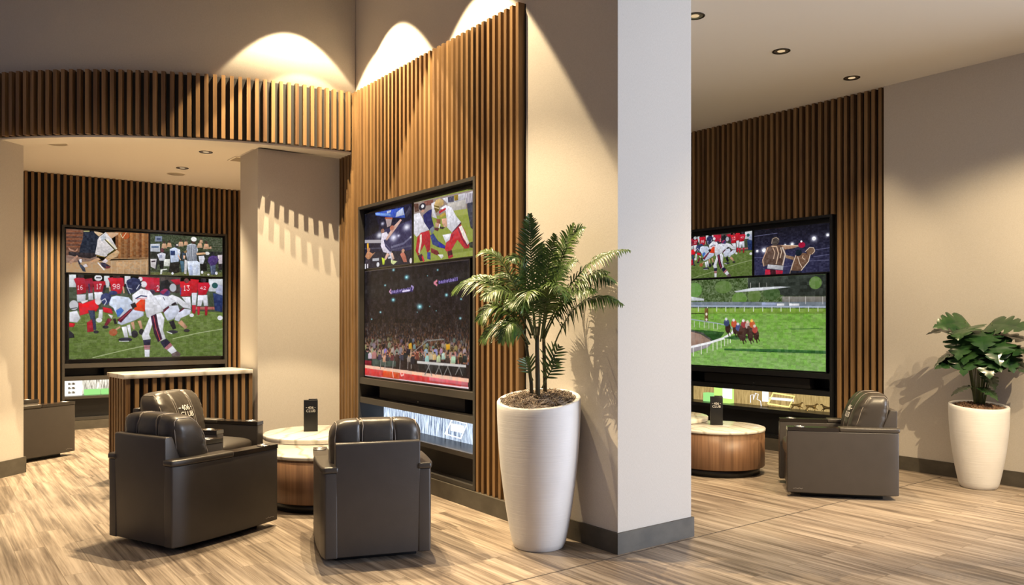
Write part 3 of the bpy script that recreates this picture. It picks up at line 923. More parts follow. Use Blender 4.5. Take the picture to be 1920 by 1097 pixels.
  ('L',(135,74,73),5,[(396,702),(388,687),(396,668)]),
  ('P',(141,122,110),[(440,712),(442,674),(453,664),(465,664),(473,674),(471,709)]),
  ('E',(134,91,73),457,657,8,9),
  ('E',(40,27,21),457,653,8,5),
  ('L',(134,91,73),5,[(444,677),(435,661),(444,641)]),
  ('P',(31,30,40),[(453,749),(454,707),(467,695),(481,695),(489,706),(487,745)]),
  ('E',(123,83,80),471,687,9,10),
  ('E',(36,24,24),471,682,9,6),
  ('L',(123,83,80),5,[(457,710),(447,692),(457,669)]),
  ('L',(123,83,80),5,[(485,709),(494,690),(483,672)]),
  ('P',(111,139,139),[(513,718),(514,682),(524,672),(536,673),(544,682),(542,716)]),
  ('E',(135,92,62),528,666,7,8),
  ('E',(40,27,18),528,661,7,6),
  ('L',(135,92,62),4,[(540,684),(548,668),(538,652)]),
  ('P',(59,33,24),[(539,724),(540,692),(549,684),(560,684),(566,692),(565,721)]),
  ('E',(113,79,58),552,678,7,7),
  ('E',(33,23,17),552,674,7,5),
  ('L',(113,79,58),4,[(542,695),(535,681),(542,665)]),
  ('P',(78,42,33),[(561,723),(562,684),(574,673),(586,674),(594,684),(592,720)]),
  ('E',(100,100,60),577,666,9,10),
  ('E',(30,30,18),577,662,9,6),
  ('L',(100,100,60),5,[(565,688),(556,671),(565,650)]),
  ('P',(131,116,72),[(609,717),(610,680),(620,670),(632,671),(639,680),(638,714)]),
  ('E',(126,98,64),624,664,7,8),
  ('E',(37,29,19),624,660,7,5),
  ('L',(126,98,64),5,[(612,684),(604,668),(612,648)]),
  ('P',(104,127,121),[(631,700),(632,668),(642,659),(652,659),(659,667),(657,698)]),
  ('E',(101,86,68),645,653,7,7),
  ('E',(30,25,20),645,649,7,5),
  ('P',(89,124,111),[(686,717),(687,687),(696,679),(705,679),(711,687),(710,715)]),
  ('E',(108,81,59),699,674,6,7),
  ('E',(32,24,17),699,670,6,5),
  ('L',(108,81,59),4,[(689,690),(683,677),(689,661)]),
  ('L',(108,81,59),3,[(708,689),(714,676),(707,663)]),
  ('P',(38,30,21),[(713,709),(714,682),(722,675),(730,675),(735,682),(734,707)]),
  ('E',(102,91,75),724,670,5,6),
  ('E',(30,27,22),724,667,5,4),
  ('L',(102,91,75),3,[(716,685),(710,673),(716,659)]),
  ('L',(102,91,75),4,[(732,684),(738,672),(732,660)]),
  ('P',(50,30,26),[(735,694),(735,665),(743,657),(752,657),(758,665),(757,692)]),
  ('E',(107,90,63),746,652,6,6),
  ('E',(32,27,18),746,648,6,5),
  ('L',(107,90,63),4,[(737,667),(731,655),(737,639)]),
  ('P',(152,139,123),[(769,691),(770,661),(778,653),(787,653),(793,661),(792,689)]),
  ('E',(135,71,69),781,647,6,7),
  ('E',(40,21,20),781,644,6,4),
  ('L',(135,71,69),4,[(771,663),(765,651),(771,635)]),
  ('L',(135,71,69),3,[(790,663),(796,649),(789,637)]),
  ('P',(147,128,101),[(792,698),(793,665),(803,656),(813,656),(819,665),(818,696)]),
  ('E',(103,91,67),806,650,6,8),
  ('E',(30,27,20),806,646,6,5),
  ('P',(37,27,21),[(819,697),(819,671),(827,663),(835,664),(840,670),(839,695)]),
  ('E',(124,75,68),829,658,5,7),
  ('E',(37,22,20),829,655,5,4),
  ('L',(124,75,68),3,[(837,672),(843,660),(836,649)]),
  ('P',(59,40,24),[(846,722),(847,689),(856,679),(866,680),(873,688),(871,720)]),
  ('E',(116,97,66),859,673,7,8),
  ('E',(34,29,19),859,669,7,5),
  ('L',(116,97,66),4,[(849,691),(842,677),(849,659)]),
  ('L',(116,97,66),4,[(869,690),(876,675),(868,661)]),
  ('P',(143,124,72),[(876,714),(877,677),(887,667),(898,667),(905,677),(903,711)]),
  ('E',(130,90,79),890,660,7,9),
  ('E',(39,27,23),890,656,7,5),
  ('L',(130,90,79),5,[(879,680),(872,664),(879,645)]),
  ('P',(131,101,93),[(913,688),(914,662),(921,654),(929,655),(934,661),(933,686)]),
  ('E',(126,97,61),923,649,5,7),
  ('E',(37,29,18),923,646,5,4),
  ('L',(126,97,61),3,[(931,663),(936,651),(930,640)]),
  ('P',(115,107,124),[(950,713),(951,686),(958,679),(965,679),(970,686),(969,711)]),
  ('E',(121,89,76),960,674,5,6),
  ('E',(36,26,22),960,671,5,4),
  ('L',(121,89,76),3,[(952,688),(947,677),(952,663)]),
  ('P',(28,29,27),[(3,806),(5,750),(23,735),(43,735),(56,749),(53,801)]),
  ('E',(160,121,90),29,725,13,12),
  ('E',(48,36,27),29,718,13,8),
  ('P',(137,160,129),[(62,784),(64,742),(77,731),(92,731),(101,742),(99,780)]),
  ('E',(120,115,88),81,723,10,10),
  ('E',(36,34,26),81,718,10,6),
  ('P',(149,165,132),[(87,817),(89,767),(105,753),(123,753),(134,766),(132,813)]),
  ('E',(152,122,96),110,743,12,12),
  ('E',(45,36,28),110,738,12,7),
  ('P',(161,127,113),[(147,792),(149,750),(162,738),(177,738),(186,749),(184,788)]),
  ('E',(158,102,99),167,730,9,10),
  ('E',(47,30,29),167,725,9,7),
  ('P',(184,153,124),[(193,782),(194,745),(206,734),(219,735),(227,744),(225,779)]),
  ('E',(153,107,91),210,728,8,8),
  ('E',(45,32,27),210,723,8,6),
  ('L',(153,107,91),5,[(197,748),(188,732),(197,712)]),
  ('P',(142,123,186),[(215,771),(216,735),(228,724),(240,725),(248,734),(247,768)]),
  ('E',(139,93,89),231,718,9,8),
  ('E',(41,27,26),231,714,9,5),
  ('P',(105,56,36),[(266,793),(268,741),(284,727),(301,728),(312,740),(310,788)]),
  ('E',(134,97,88),289,718,11,12),
  ('E',(40,29,26),289,712,11,7),
  ('L',(134,97,88),7,[(306,744),(318,721),(304,699)]),
  ('P',(167,150,140),[(289,764),(291,724),(303,712),(317,713),(326,723),(324,761)]),
  ('E',(123,116,79),307,705,9,9),
  ('E',(36,34,23),307,700,9,6),
  ('L',(123,116,79),6,[(293,727),(284,710),(293,688)]),
  ('P',(128,136,120),[(329,789),(331,738),(346,723),(363,724),(374,737),(372,784)]),
  ('E',(130,112,95),351,714,11,12),
  ('E',(39,33,28),351,708,11,8),
  ('L',(130,112,95),7,[(368,740),(380,717),(367,696)]),
  ('P',(129,117,125),[(374,766),(375,722),(388,710),(403,710),(413,721),(410,762)]),
  ('E',(141,98,93),393,702,9,10),
  ('E',(42,29,27),393,696,9,7),
  ('L',(141,98,93),6,[(378,726),(368,707),(378,683)]),
  ('P',(158,81,62),[(429,772),(430,738),(441,728),(452,728),(459,737),(458,769)]),
  ('E',(129,100,83),444,722,7,8),
  ('E',(38,30,24),444,718,7,5),
  ('P',(28,22,33),[(445,779),(446,729),(461,714),(478,715),(488,728),(486,775)]),
  ('E',(125,86,81),466,705,11,12),
  ('E',(37,25,24),466,699,11,8),
  ('L',(125,86,81),6,[(450,733),(438,711),(450,684)]),
  ('P',(140,94,92),[(501,787),(502,748),(514,737),(526,738),(535,748),(533,784)]),
  ('E',(156,120,81),517,730,9,9),
  ('E',(46,36,24),517,726,9,5),
  ('L',(156,120,81),5,[(505,752),(496,735),(505,714)]),
  ('P',(142,143,165),[(547,775),(548,741),(558,732),(569,732),(576,740),(574,772)]),
  ('E',(140,94,99),561,725,7,8),
  ('E',(42,28,29),561,722,7,4),
  ('L',(140,94,99),4,[(550,744),(542,729),(550,711)]),
  ('P',(28,31,29),[(563,786),(564,747),(576,736),(588,736),(596,746),(594,783)]),
  ('E',(166,90,80),579,729,8,9),
  ('E',(49,27,24),579,724,8,6),
  ('L',(166,90,80),5,[(592,749),(601,731),(591,714)]),
  ('P',(136,158,178),[(615,768),(617,721),(630,707),(645,708),(655,720),(653,764)]),
  ('E',(122,122,75),635,699,10,11),
  ('E',(36,36,22),635,694,10,6),
  ('L',(122,122,75),6,[(650,723),(660,702),(648,682)]),
  ('P',(189,156,144),[(649,776),(650,743),(659,734),(669,734),(676,742),(674,773)]),
  ('E',(138,115,83),662,728,7,8),
  ('E',(41,34,24),662,724,7,5),
  ('P',(146,150,166),[(682,774),(683,729),(696,716),(710,716),(720,728),(717,770)]),
  ('E',(160,102,96),701,708,9,10),
  ('E',(48,30,28),701,702,9,7),
  ('L',(160,102,96),6,[(686,732),(676,713),(686,689)]),
  ('P',(141,140,187),[(700,765),(702,716),(715,703),(730,704),(740,716),(738,761)]),
  ('E',(129,102,78),720,694,10,11),
  ('E',(38,30,23),720,689,10,7),
  ('L',(129,102,78),6,[(735,719),(745,697),(733,677)]),
  ('P',(179,137,164),[(756,739),(757,708),(766,699),(775,699),(782,707),(780,737)]),
  ('E',(139,92,89),769,693,6,7),
  ('E',(41,27,26),769,689,6,5),
  ('P',(39,47,54),[(779,751),(780,719),(788,710),(798,711),(804,719),(803,748)]),
  ('E',(128,102,78),791,705,6,7),
  ('E',(38,30,23),791,701,6,5),
  ('P',(32,30,29),[(823,741),(824,706),(834,696),(844,697),(851,705),(850,738)]),
  ('E',(124,101,79),837,690,7,8),
  ('E',(37,30,23),837,686,7,5),
  ('P',(144,123,120),[(845,768),(846,731),(856,721),(867,721),(874,730),(873,765)]),
  ('E',(130,111,71),859,714,8,9),
  ('E',(39,33,21),859,710,8,5),
  ('L',(130,111,71),5,[(848,734),(840,719),(848,699)]),
  ('L',(130,111,71),5,[(870,733),(878,716),(869,701)]),
  ('P',(177,125,129),[(873,756),(874,725),(882,716),(891,717),(897,724),(896,753)]),
  ('E',(138,99,70),885,711,6,7),
  ('E',(41,29,21),885,707,6,5),
  ('L',(138,99,70),3,[(876,727),(869,714),(876,698)]),
  ('P',(165,129,96),[(913,769),(914,730),(924,719),(936,719),(944,729),(942,766)]),
  ('E',(138,100,95),928,712,7,9),
  ('E',(41,30,28),928,707,7,6),
  ('P',(163,142,147),[(945,732),(946,698),(955,688),(965,689),(972,698),(970,730)]),
  ('E',(146,117,74),958,682,7,8),
  ('E',(43,35,22),958,678,7,5),
  ('L',(146,117,74),4,[(948,701),(941,686),(948,668)]),
  ('P',(45,56,51),[(-1,850),(2,787),(22,769),(45,769),(59,785),(56,844)]),
  ('E',(172,124,118),29,757,15,15),
  ('E',(51,37,35),29,750,15,9),
  ('L',(172,124,118),8,[(52,789),(67,761),(49,734)]),
  ('P',(210,186,201),[(36,836),(38,788),(53,774),(70,775),(82,787),(79,832)]),
  ('E',(165,149,103),58,766,12,11),
  ('E',(49,44,30),58,760,12,7),
  ('L',(165,149,103),6,[(76,790),(88,768),(74,748)]),
  ('P',(179,118,115),[(80,835),(83,777),(101,760),(122,761),(135,775),(132,829)]),
  ('E',(187,139,111),107,750,13,13),
  ('E',(56,41,33),107,743,13,8),
  ('L',(187,139,111),8,[(87,781),(72,757),(87,725)]),
  ('P',(56,47,68),[(146,839),(147,795),(161,783),(177,783),(187,794),(185,835)]),
  ('E',(152,140,90),166,775,10,10),
  ('E',(45,42,27),166,769,10,7),
  ('L',(152,140,90),6,[(151,799),(140,780),(151,756)]),
  ('P',(210,155,124),[(201,855),(202,807),(217,794),(233,794),(244,806),(242,850)]),
  ('E',(174,122,104),222,785,11,11),
  ('E',(52,36,31),222,780,11,7),
  ('L',(174,122,104),6,[(206,811),(194,791),(206,765)]),
  ('P',(53,46,53),[(233,843),(235,796),(249,783),(265,783),(276,794),(273,838)]),
  ('E',(208,118,90),254,774,10,11),
  ('E',(62,35,27),254,769,10,6),
  ('L',(208,118,90),6,[(238,800),(227,780),(238,754)]),
  ('L',(208,118,90),6,[(270,798),(281,776),(268,757)]),
  ('P',(104,48,51),[(283,836),(284,792),(298,779),(313,780),(323,791),(321,832)]),
  ('E',(180,151,100),303,771,9,11),
  ('E',(54,45,30),303,766,9,7),
  ('L',(180,151,100),6,[(288,796),(277,777),(288,753)]),
  ('P',(57,37,33),[(329,836),(331,784),(346,769),(364,770),(375,783),(373,831)]),
  ('E',(164,123,110),352,760,11,12),
  ('E',(49,36,33),352,754,11,8),
  ('L',(164,123,110),7,[(334,788),(322,766),(334,738)]),
  ('P',(56,54,68),[(387,825),(388,783),(401,771),(415,771),(424,781),(422,821)]),
  ('E',(197,124,91),405,763,9,10),
  ('E',(59,37,27),405,758,9,6),
  ('P',(34,35,38),[(418,807),(419,762),(433,750),(448,750),(457,761),(455,803)]),
  ('E',(174,123,91),437,741,10,11),
  ('E',(52,36,27),437,736,10,7),
  ('L',(174,123,91),6,[(422,766),(412,747),(422,722)]),
  ('P',(146,131,121),[(455,834),(456,793),(468,782),(482,782),(490,792),(488,831)]),
  ('E',(195,153,102),472,774,9,10),
  ('E',(58,45,30),472,769,9,6),
  ('L',(195,153,102),5,[(486,795),(495,776),(484,759)]),
  ('P',(33,29,36),[(489,851),(490,793),(508,776),(526,777),(539,791),(536,845)]),
  ('E',(208,130,91),513,766,12,13),
  ('E',(62,39,27),513,759,12,9),
  ('L',(208,130,91),7,[(532,795),(545,769),(530,745)]),
  ('P',(109,52,41),[(536,807),(538,758),(552,744),(568,744),(579,757),(576,803)]),
  ('E',(210,128,95),557,735,11,11),
  ('E',(63,38,28),557,729,11,7),
  ('P',(56,46,40),[(574,818),(576,778),(587,767),(600,767),(608,777),(606,814)]),
  ('E',(167,148,111),591,760,8,9),
  ('E',(50,44,33),591,755,8,6),
  ('L',(167,148,111),5,[(578,781),(569,765),(578,743)]),
  ('P',(150,194,186),[(624,822),(626,775),(639,762),(654,762),(664,774),(662,818)]),
  ('E',(196,136,92),644,753,10,11),
  ('E',(58,40,27),644,748,10,6),
  ('L',(196,136,92),6,[(629,779),(618,759),(629,733)]),
  ('P',(177,164,139),[(660,799),(662,753),(675,740),(689,740),(699,752),(697,795)]),
  ('E',(187,148,93),679,732,10,10),
  ('E',(56,44,27),679,726,10,7),
  ('L',(187,148,93),5,[(694,755),(704,734),(692,715)]),
  ('P',(215,177,119),[(695,799),(696,757),(708,746),(720,746),(729,756),(727,795)]),
  ('E',(149,135,105),711,738,9,10),
  ('E',(44,40,31),711,734,9,6),
  ('P',(193,207,157),[(728,814),(729,769),(742,756),(756,756),(765,768),(763,810)]),
  ('E',(174,153,92),746,748,9,10),
  ('E',(52,45,27),746,743,9,6),
  ('P',(194,223,203),[(771,789),(772,744),(785,732),(798,732),(807,743),(805,785)]),
  ('E',(201,139,100),789,724,8,10),
  ('E',(60,41,30),789,718,8,7),
  ('P',(67,55,49),[(805,812),(806,765),(819,752),(833,752),(842,764),(840,807)]),
  ('E',(179,130,101),823,743,10,11),
  ('E',(53,39,30),823,738,10,7),
  ('L',(179,130,101),6,[(809,769),(799,749),(809,724)]),
  ('L',(179,130,101),6,[(837,767),(847,746),(836,726)]),
  ('P',(239,223,176),[(846,819),(847,767),(862,752),(877,753),(887,766),(885,814)]),
  ('E',(189,126,111),866,743,10,12),
  ('E',(56,37,33),866,737,10,8),
  ('L',(189,126,111),6,[(851,771),(840,749),(851,721)]),
  ('L',(189,126,111),6,[(882,769),(892,746),(880,724)]),
  ('P',(175,211,172),[(852,811),(854,764),(867,751),(881,751),(890,763),(888,807)]),
  ('E',(162,112,108),871,742,9,11),
  ('E',(48,33,32),871,737,9,7),
  ('P',(57,46,33),[(914,801),(915,764),(925,754),(936,754),(943,764),(941,797)]),
  ('E',(149,144,91),928,748,7,8),
  ('E',(44,43,27),928,743,7,6),
  ('P',(30,37,38),[(944,800),(945,753),(958,740),(971,741),(980,752),(978,795)]),
  ('E',(177,137,110),962,732,8,11),
  ('E',(53,41,33),962,726,8,7),
  ('P',(222,165,50),[(468,676),(497,659),(502,716),(473,721)]),
  ('P',(222,165,45),[(808,662),(843,656),(843,705),(812,708)]),
  ('L',(206,200,194),12,[(555,826),(969,825)]),
  ('L',(132,132,128),5,[(526,734),(648,638),(793,622)]),
 ],
 'boxing': [
  ('grad',(17,16,24),(44,44,74)),
  ('L',(92,92,124),7,[(-24,604),(424,643)]),
  ('L',(92,92,124),7,[(757,540),(985,512)]),
  ('L',(92,92,124),7,[(792,673),(985,649)]),
  ('L',(92,92,124),6,[(687,755),(985,764)]),
  ('L',(92,92,124),7,[(-24,130),(319,108)]),
  ('L',(92,92,124),7,[(394,845),(513,832)]),
  ('G',(235,235,255),40,462,31,50),
  ('E',(255,255,255),40,462,14,23),
  ('G',(235,235,255),136,456,58,92),
  ('E',(255,255,255),136,456,26,41),
  ('G',(235,235,255),517,373,38,62),
  ('E',(255,255,255),517,373,17,28),
  ('G',(235,235,255),796,294,52,88),
  ('E',(255,255,255),796,294,24,40),
  ('G',(235,235,255),965,245,34,57),
  ('E',(255,255,255),965,245,15,25),
  ('G',(235,235,255),424,378,22,36),
  ('E',(255,255,255),424,378,10,16),
  ('P',(92,70,60),[(165,404),(258,355),(364,367),(428,463),(413,654),(396,847),(189,790),(130,813),(104,718),(154,550)]),
  ('E',(70,62,58),290,274,55,93),
  ('L',(190,165,145),6,[(239,328),(258,221),(304,197),(342,245)]),
  ('L',(206,172,142),13,[(243,384),(311,399),(336,548),(304,775)]),
  ('L',(202,182,166),18,[(387,421),(426,583),(393,808)]),
  ('L',(200,165,135),11,[(258,416),(285,517),(267,662)]),
  ('L',(192,152,126),14,[(189,407),(117,670),(133,807)]),
  ('L',(70,45,38),11,[(349,428),(364,576),(342,767)]),
  ('L',(215,190,165),11,[(364,430),(376,528),(357,647)]),
  ('P',(172,132,106),[(364,370),(595,411),(609,439),(528,466),(424,477)]),
  ('L',(215,190,165),8,[(394,380),(593,413)]),
  ('E',(152,16,46),642,408,45,61),
  ('E',(250,245,250),636,333,13,22),
  ('P',(178,178,184),[(189,773),(403,824),(396,920),(179,863)]),
  ('P',(188,36,62),[(154,877),(396,929),(388,1025),(146,1012)]),
  ('P',(60,25,32),[(220,883),(296,902),(304,1018),(227,1012)]),
  ('P',(142,112,86),[(430,595),(544,645),(536,718),(430,658)]),
  ('P',(108,78,60),[(557,646),(658,573),(747,615),(731,762),(636,953),(497,941),(513,820)]),
  ('E',(108,80,60),754,549,55,80),
  ('L',(214,194,174),7,[(687,555),(743,471),(792,486),(808,558),(771,618)]),
  ('L',(216,196,176),10,[(749,621),(729,762),(635,945)]),
  ('L',(212,190,168),9,[(589,650),(615,795),(645,883)]),
  ('L',(206,182,156),12,[(563,623),(513,856),(489,1004)]),
  ('L',(200,170,140),10,[(658,634),(651,680),(679,719)]),
  ('E',(16,26,36),602,566,43,69),
  ('P',(32,32,42),[(498,933),(638,965),(631,1021),(489,1010)]),
 ],
 'race': [
  ('P',(74,92,54),[(-855,-185),(1007,-20),(1007,361),(-855,323)]),
  ('noise',34,(74,92,54)),
  ('P',(42,48,42),[(494,-6),(1007,2),(1007,225),(741,213),(598,119),(494,113)]),
  ('E',(90,120,60),936,84,39,66),
  ('E',(88,112,56),539,198,45,71),
  ('E',(92,118,62),315,90,64,73),
  ('E',(100,140,70),91,114,60,89),
  ('E',(96,130,60),433,229,54,72),
  ('E',(60,84,44),656,180,57,70),
  ('E',(100,140,70),-234,70,148,119),
  ('E',(90,120,60),-531,52,162,125),
  ('P',(216,220,226),[(394,143),(524,112),(713,107),(784,119),(598,145),(410,158)]),
  ('P',(210,214,220),[(65,189),(168,219),(168,244),(65,240)]),
  ('P',(120,116,108),[(727,216),(1000,228),(1000,295),(727,287)]),
  ('P',(118,128,138),[(-855,222),(1000,284),(1000,337),(-855,291)]),
  ('L',(156,168,190),10,[(-855,268),(997,337)]),
  ('P',(228,228,232),[(693,290),(742,292),(742,321),(693,320)]),
  ('P',(228,228,232),[(772,293),(837,295),(837,324),(772,322)]),
  ('P',(150,160,190),[(591,278),(692,281),(692,315),(591,313)]),
  ('L',(205,200,195),3,[(772,220),(772,299)]),
  ('L',(205,200,195),3,[(877,224),(877,302)]),
  ('L',(205,200,195),3,[(981,229),(981,306)]),
  ('L',(205,200,195),3,[(513,55),(513,114)]),
  ('L',(205,200,195),3,[(573,59),(573,117)]),
  ('L',(205,200,195),3,[(624,62),(624,120)]),
  ('grass',(112,156,62),392,(124,166,84)),
  ('P',(130,166,62),[(-855,303),(1000,352),(1000,404),(-855,381)]),
  ('L',(225,228,215),7,[(-799,293),(-799,353)]),
  ('L',(225,228,215),6,[(-704,295),(-704,355)]),
  ('L',(225,228,215),6,[(-612,297),(-612,356)]),
  ('L',(225,228,215),7,[(-523,299),(-523,358)]),
  ('L',(225,228,215),6,[(-435,302),(-435,359)]),
  ('L',(225,228,215),6,[(-350,304),(-350,360)]),
  ('L',(225,228,215),5,[(-266,306),(-266,362)]),
  ('L',(225,228,215),6,[(-185,308),(-185,363)]),
  ('L',(225,228,215),6,[(-106,310),(-106,364)]),
  ('L',(225,228,215),5,[(-28,312),(-28,366)]),
  ('L',(225,228,215),5,[(48,313),(48,367)]),
  ('L',(225,228,215),5,[(122,315),(122,368)]),
  ('L',(225,228,215),5,[(194,317),(194,369)]),
  ('L',(225,228,215),5,[(265,319),(265,370)]),
  ('L',(225,228,215),5,[(334,320),(334,372)]),
  ('L',(225,228,215),5,[(402,322),(402,373)]),
  ('L',(225,228,215),5,[(468,324),(468,374)]),
  ('L',(225,228,215),5,[(533,325),(533,375)]),
  ('L',(225,228,215),4,[(597,327),(597,376)]),
  ('L',(225,228,215),4,[(659,328),(659,377)]),
  ('L',(225,228,215),4,[(720,330),(720,378)]),
  ('L',(225,228,215),4,[(780,331),(780,379)]),
  ('L',(225,228,215),4,[(838,333),(838,380)]),
  ('L',(225,228,215),4,[(895,334),(895,381)]),
  ('L',(225,228,215),4,[(952,335),(952,382)]),
  ('P',(46,84,38),[(-140,521),(56,584),(209,593),(323,610),(299,665),(238,717),(142,645),(-140,626)]),
  ('P',(152,122,106),[(-855,614),(56,603),(142,635),(209,696),(227,732),(56,803),(-855,875)]),
  ('P',(154,146,150),[(-855,875),(56,803),(230,739),(193,793),(56,866),(-855,948)]),
  ('L',(70,68,66),11,[(56,596),(151,626),(222,699),(230,730)]),
  ('L',(150,165,175),7,[(-855,410),(56,459),(168,484),(275,509),(363,536),(390,580)]),
  ('L',(240,240,242),15,[(-855,962),(56,795),(209,735),(315,680),(380,617),(391,578)]),
  ('L',(228,230,215),6,[(82,799),(82,900)]),
  ('L',(228,230,215),6,[(146,771),(146,871)]),
  ('L',(228,230,215),5,[(191,751),(191,851)]),
  ('L',(228,230,215),5,[(237,724),(237,823)]),
  ('L',(228,230,215),5,[(268,709),(268,808)]),
  ('L',(228,230,215),5,[(299,690),(299,788)]),
  ('L',(228,230,215),5,[(325,669),(325,767)]),
  ('L',(228,230,215),4,[(349,649),(349,747)]),
  ('L',(228,230,215),5,[(367,633),(367,730)]),
  ('L',(228,230,215),6,[(-14,829),(-14,932)]),
  ('L',(228,230,215),5,[(-140,863),(-140,968)]),
  ('L',(205,212,195),4,[(91,483),(91,553)]),
  ('L',(205,212,195),4,[(132,489),(132,558)]),
  ('L',(205,212,195),4,[(169,494),(169,563)]),
  ('L',(205,212,195),4,[(205,500),(205,568)]),
  ('L',(205,212,195),4,[(242,505),(242,573)]),
  ('L',(205,212,195),4,[(271,509),(271,577)]),
  ('P',(112,82,44),[(172,331),(199,332),(199,484),(172,484)]),
  ('E',(225,220,200),186,400,8,18),
  ('E',(225,220,200),186,463,8,15),
  ('P',(52,92,46),[(315,677),(402,644),(554,648),(524,673),(402,692)]),
  ('E',(58,38,32),349,560,20,59),
  ('E',(62,72,104),339,500,21,41),
  ('E',(215,215,225),336,458,10,17),
  ('L',(50,34,30),6,[(347,597),(357,651)]),
  ('L',(50,34,30),5,[(360,585),(374,633)]),
  ('E',(58,38,32),404,572,20,58),
  ('E',(190,80,50),394,511,21,42),
  ('E',(225,220,220),391,470,10,17),
  ('L',(50,34,30),6,[(402,608),(411,662)]),
  ('L',(50,34,30),5,[(415,596),(429,643)]),
  ('E',(58,38,32),435,613,20,58),
  ('E',(80,84,130),425,553,20,41),
  ('E',(215,210,220),422,513,10,16),
  ('L',(50,34,30),6,[(433,649),(442,703)]),
  ('L',(50,34,30),6,[(445,637),(459,684)]),
  ('E',(58,38,32),473,577,20,57),
  ('E',(150,60,60),464,517,20,41),
  ('E',(240,235,230),461,476,10,17),
  ('L',(50,34,30),6,[(471,612),(481,666)]),
  ('L',(50,34,30),5,[(484,600),(497,647)]),
  ('E',(58,38,32),503,588,20,57),
  ('E',(180,160,150),494,529,20,40),
  ('E',(225,200,180),491,488,10,17),
  ('L',(50,34,30),5,[(502,624),(511,677)]),
  ('L',(50,34,30),5,[(514,611),(527,658)]),
  ('E',(58,38,32),533,576,20,56),
  ('E',(190,90,50),524,517,20,40),
  ('E',(240,190,90),521,476,10,17),
  ('L',(50,34,30),5,[(532,611),(541,664)]),
  ('L',(50,34,30),5,[(544,599),(557,646)]),
  ('E',(58,38,32),552,634,19,57),
  ('E',(170,70,60),543,575,19,40),
  ('E',(220,200,190),540,535,10,17),
  ('L',(50,34,30),6,[(550,669),(559,722)]),
  ('L',(50,34,30),5,[(562,657),(576,704)]),
  ('E',(58,38,32),458,649,20,57),
  ('E',(70,44,36),449,589,19,41),
  ('E',(90,60,50),445,548,10,17),
  ('L',(50,34,30),6,[(456,684),(465,738)]),
  ('L',(50,34,30),6,[(468,672),(482,719)]),
  ('E',(58,38,32),511,647,19,57),
  ('E',(60,40,34),502,588,19,40),
  ('E',(80,52,44),499,548,10,16),
  ('L',(50,34,30),6,[(509,683),(518,736)]),
  ('L',(50,34,30),6,[(521,670),(535,717)]),
  ('P',(50,96,46),[(323,797),(670,786),(1000,786),(1000,816),(598,820),(323,814)]),
  ('P',(82,132,56),[(776,562),(981,553),(981,561),(782,571)]),
 ],
}
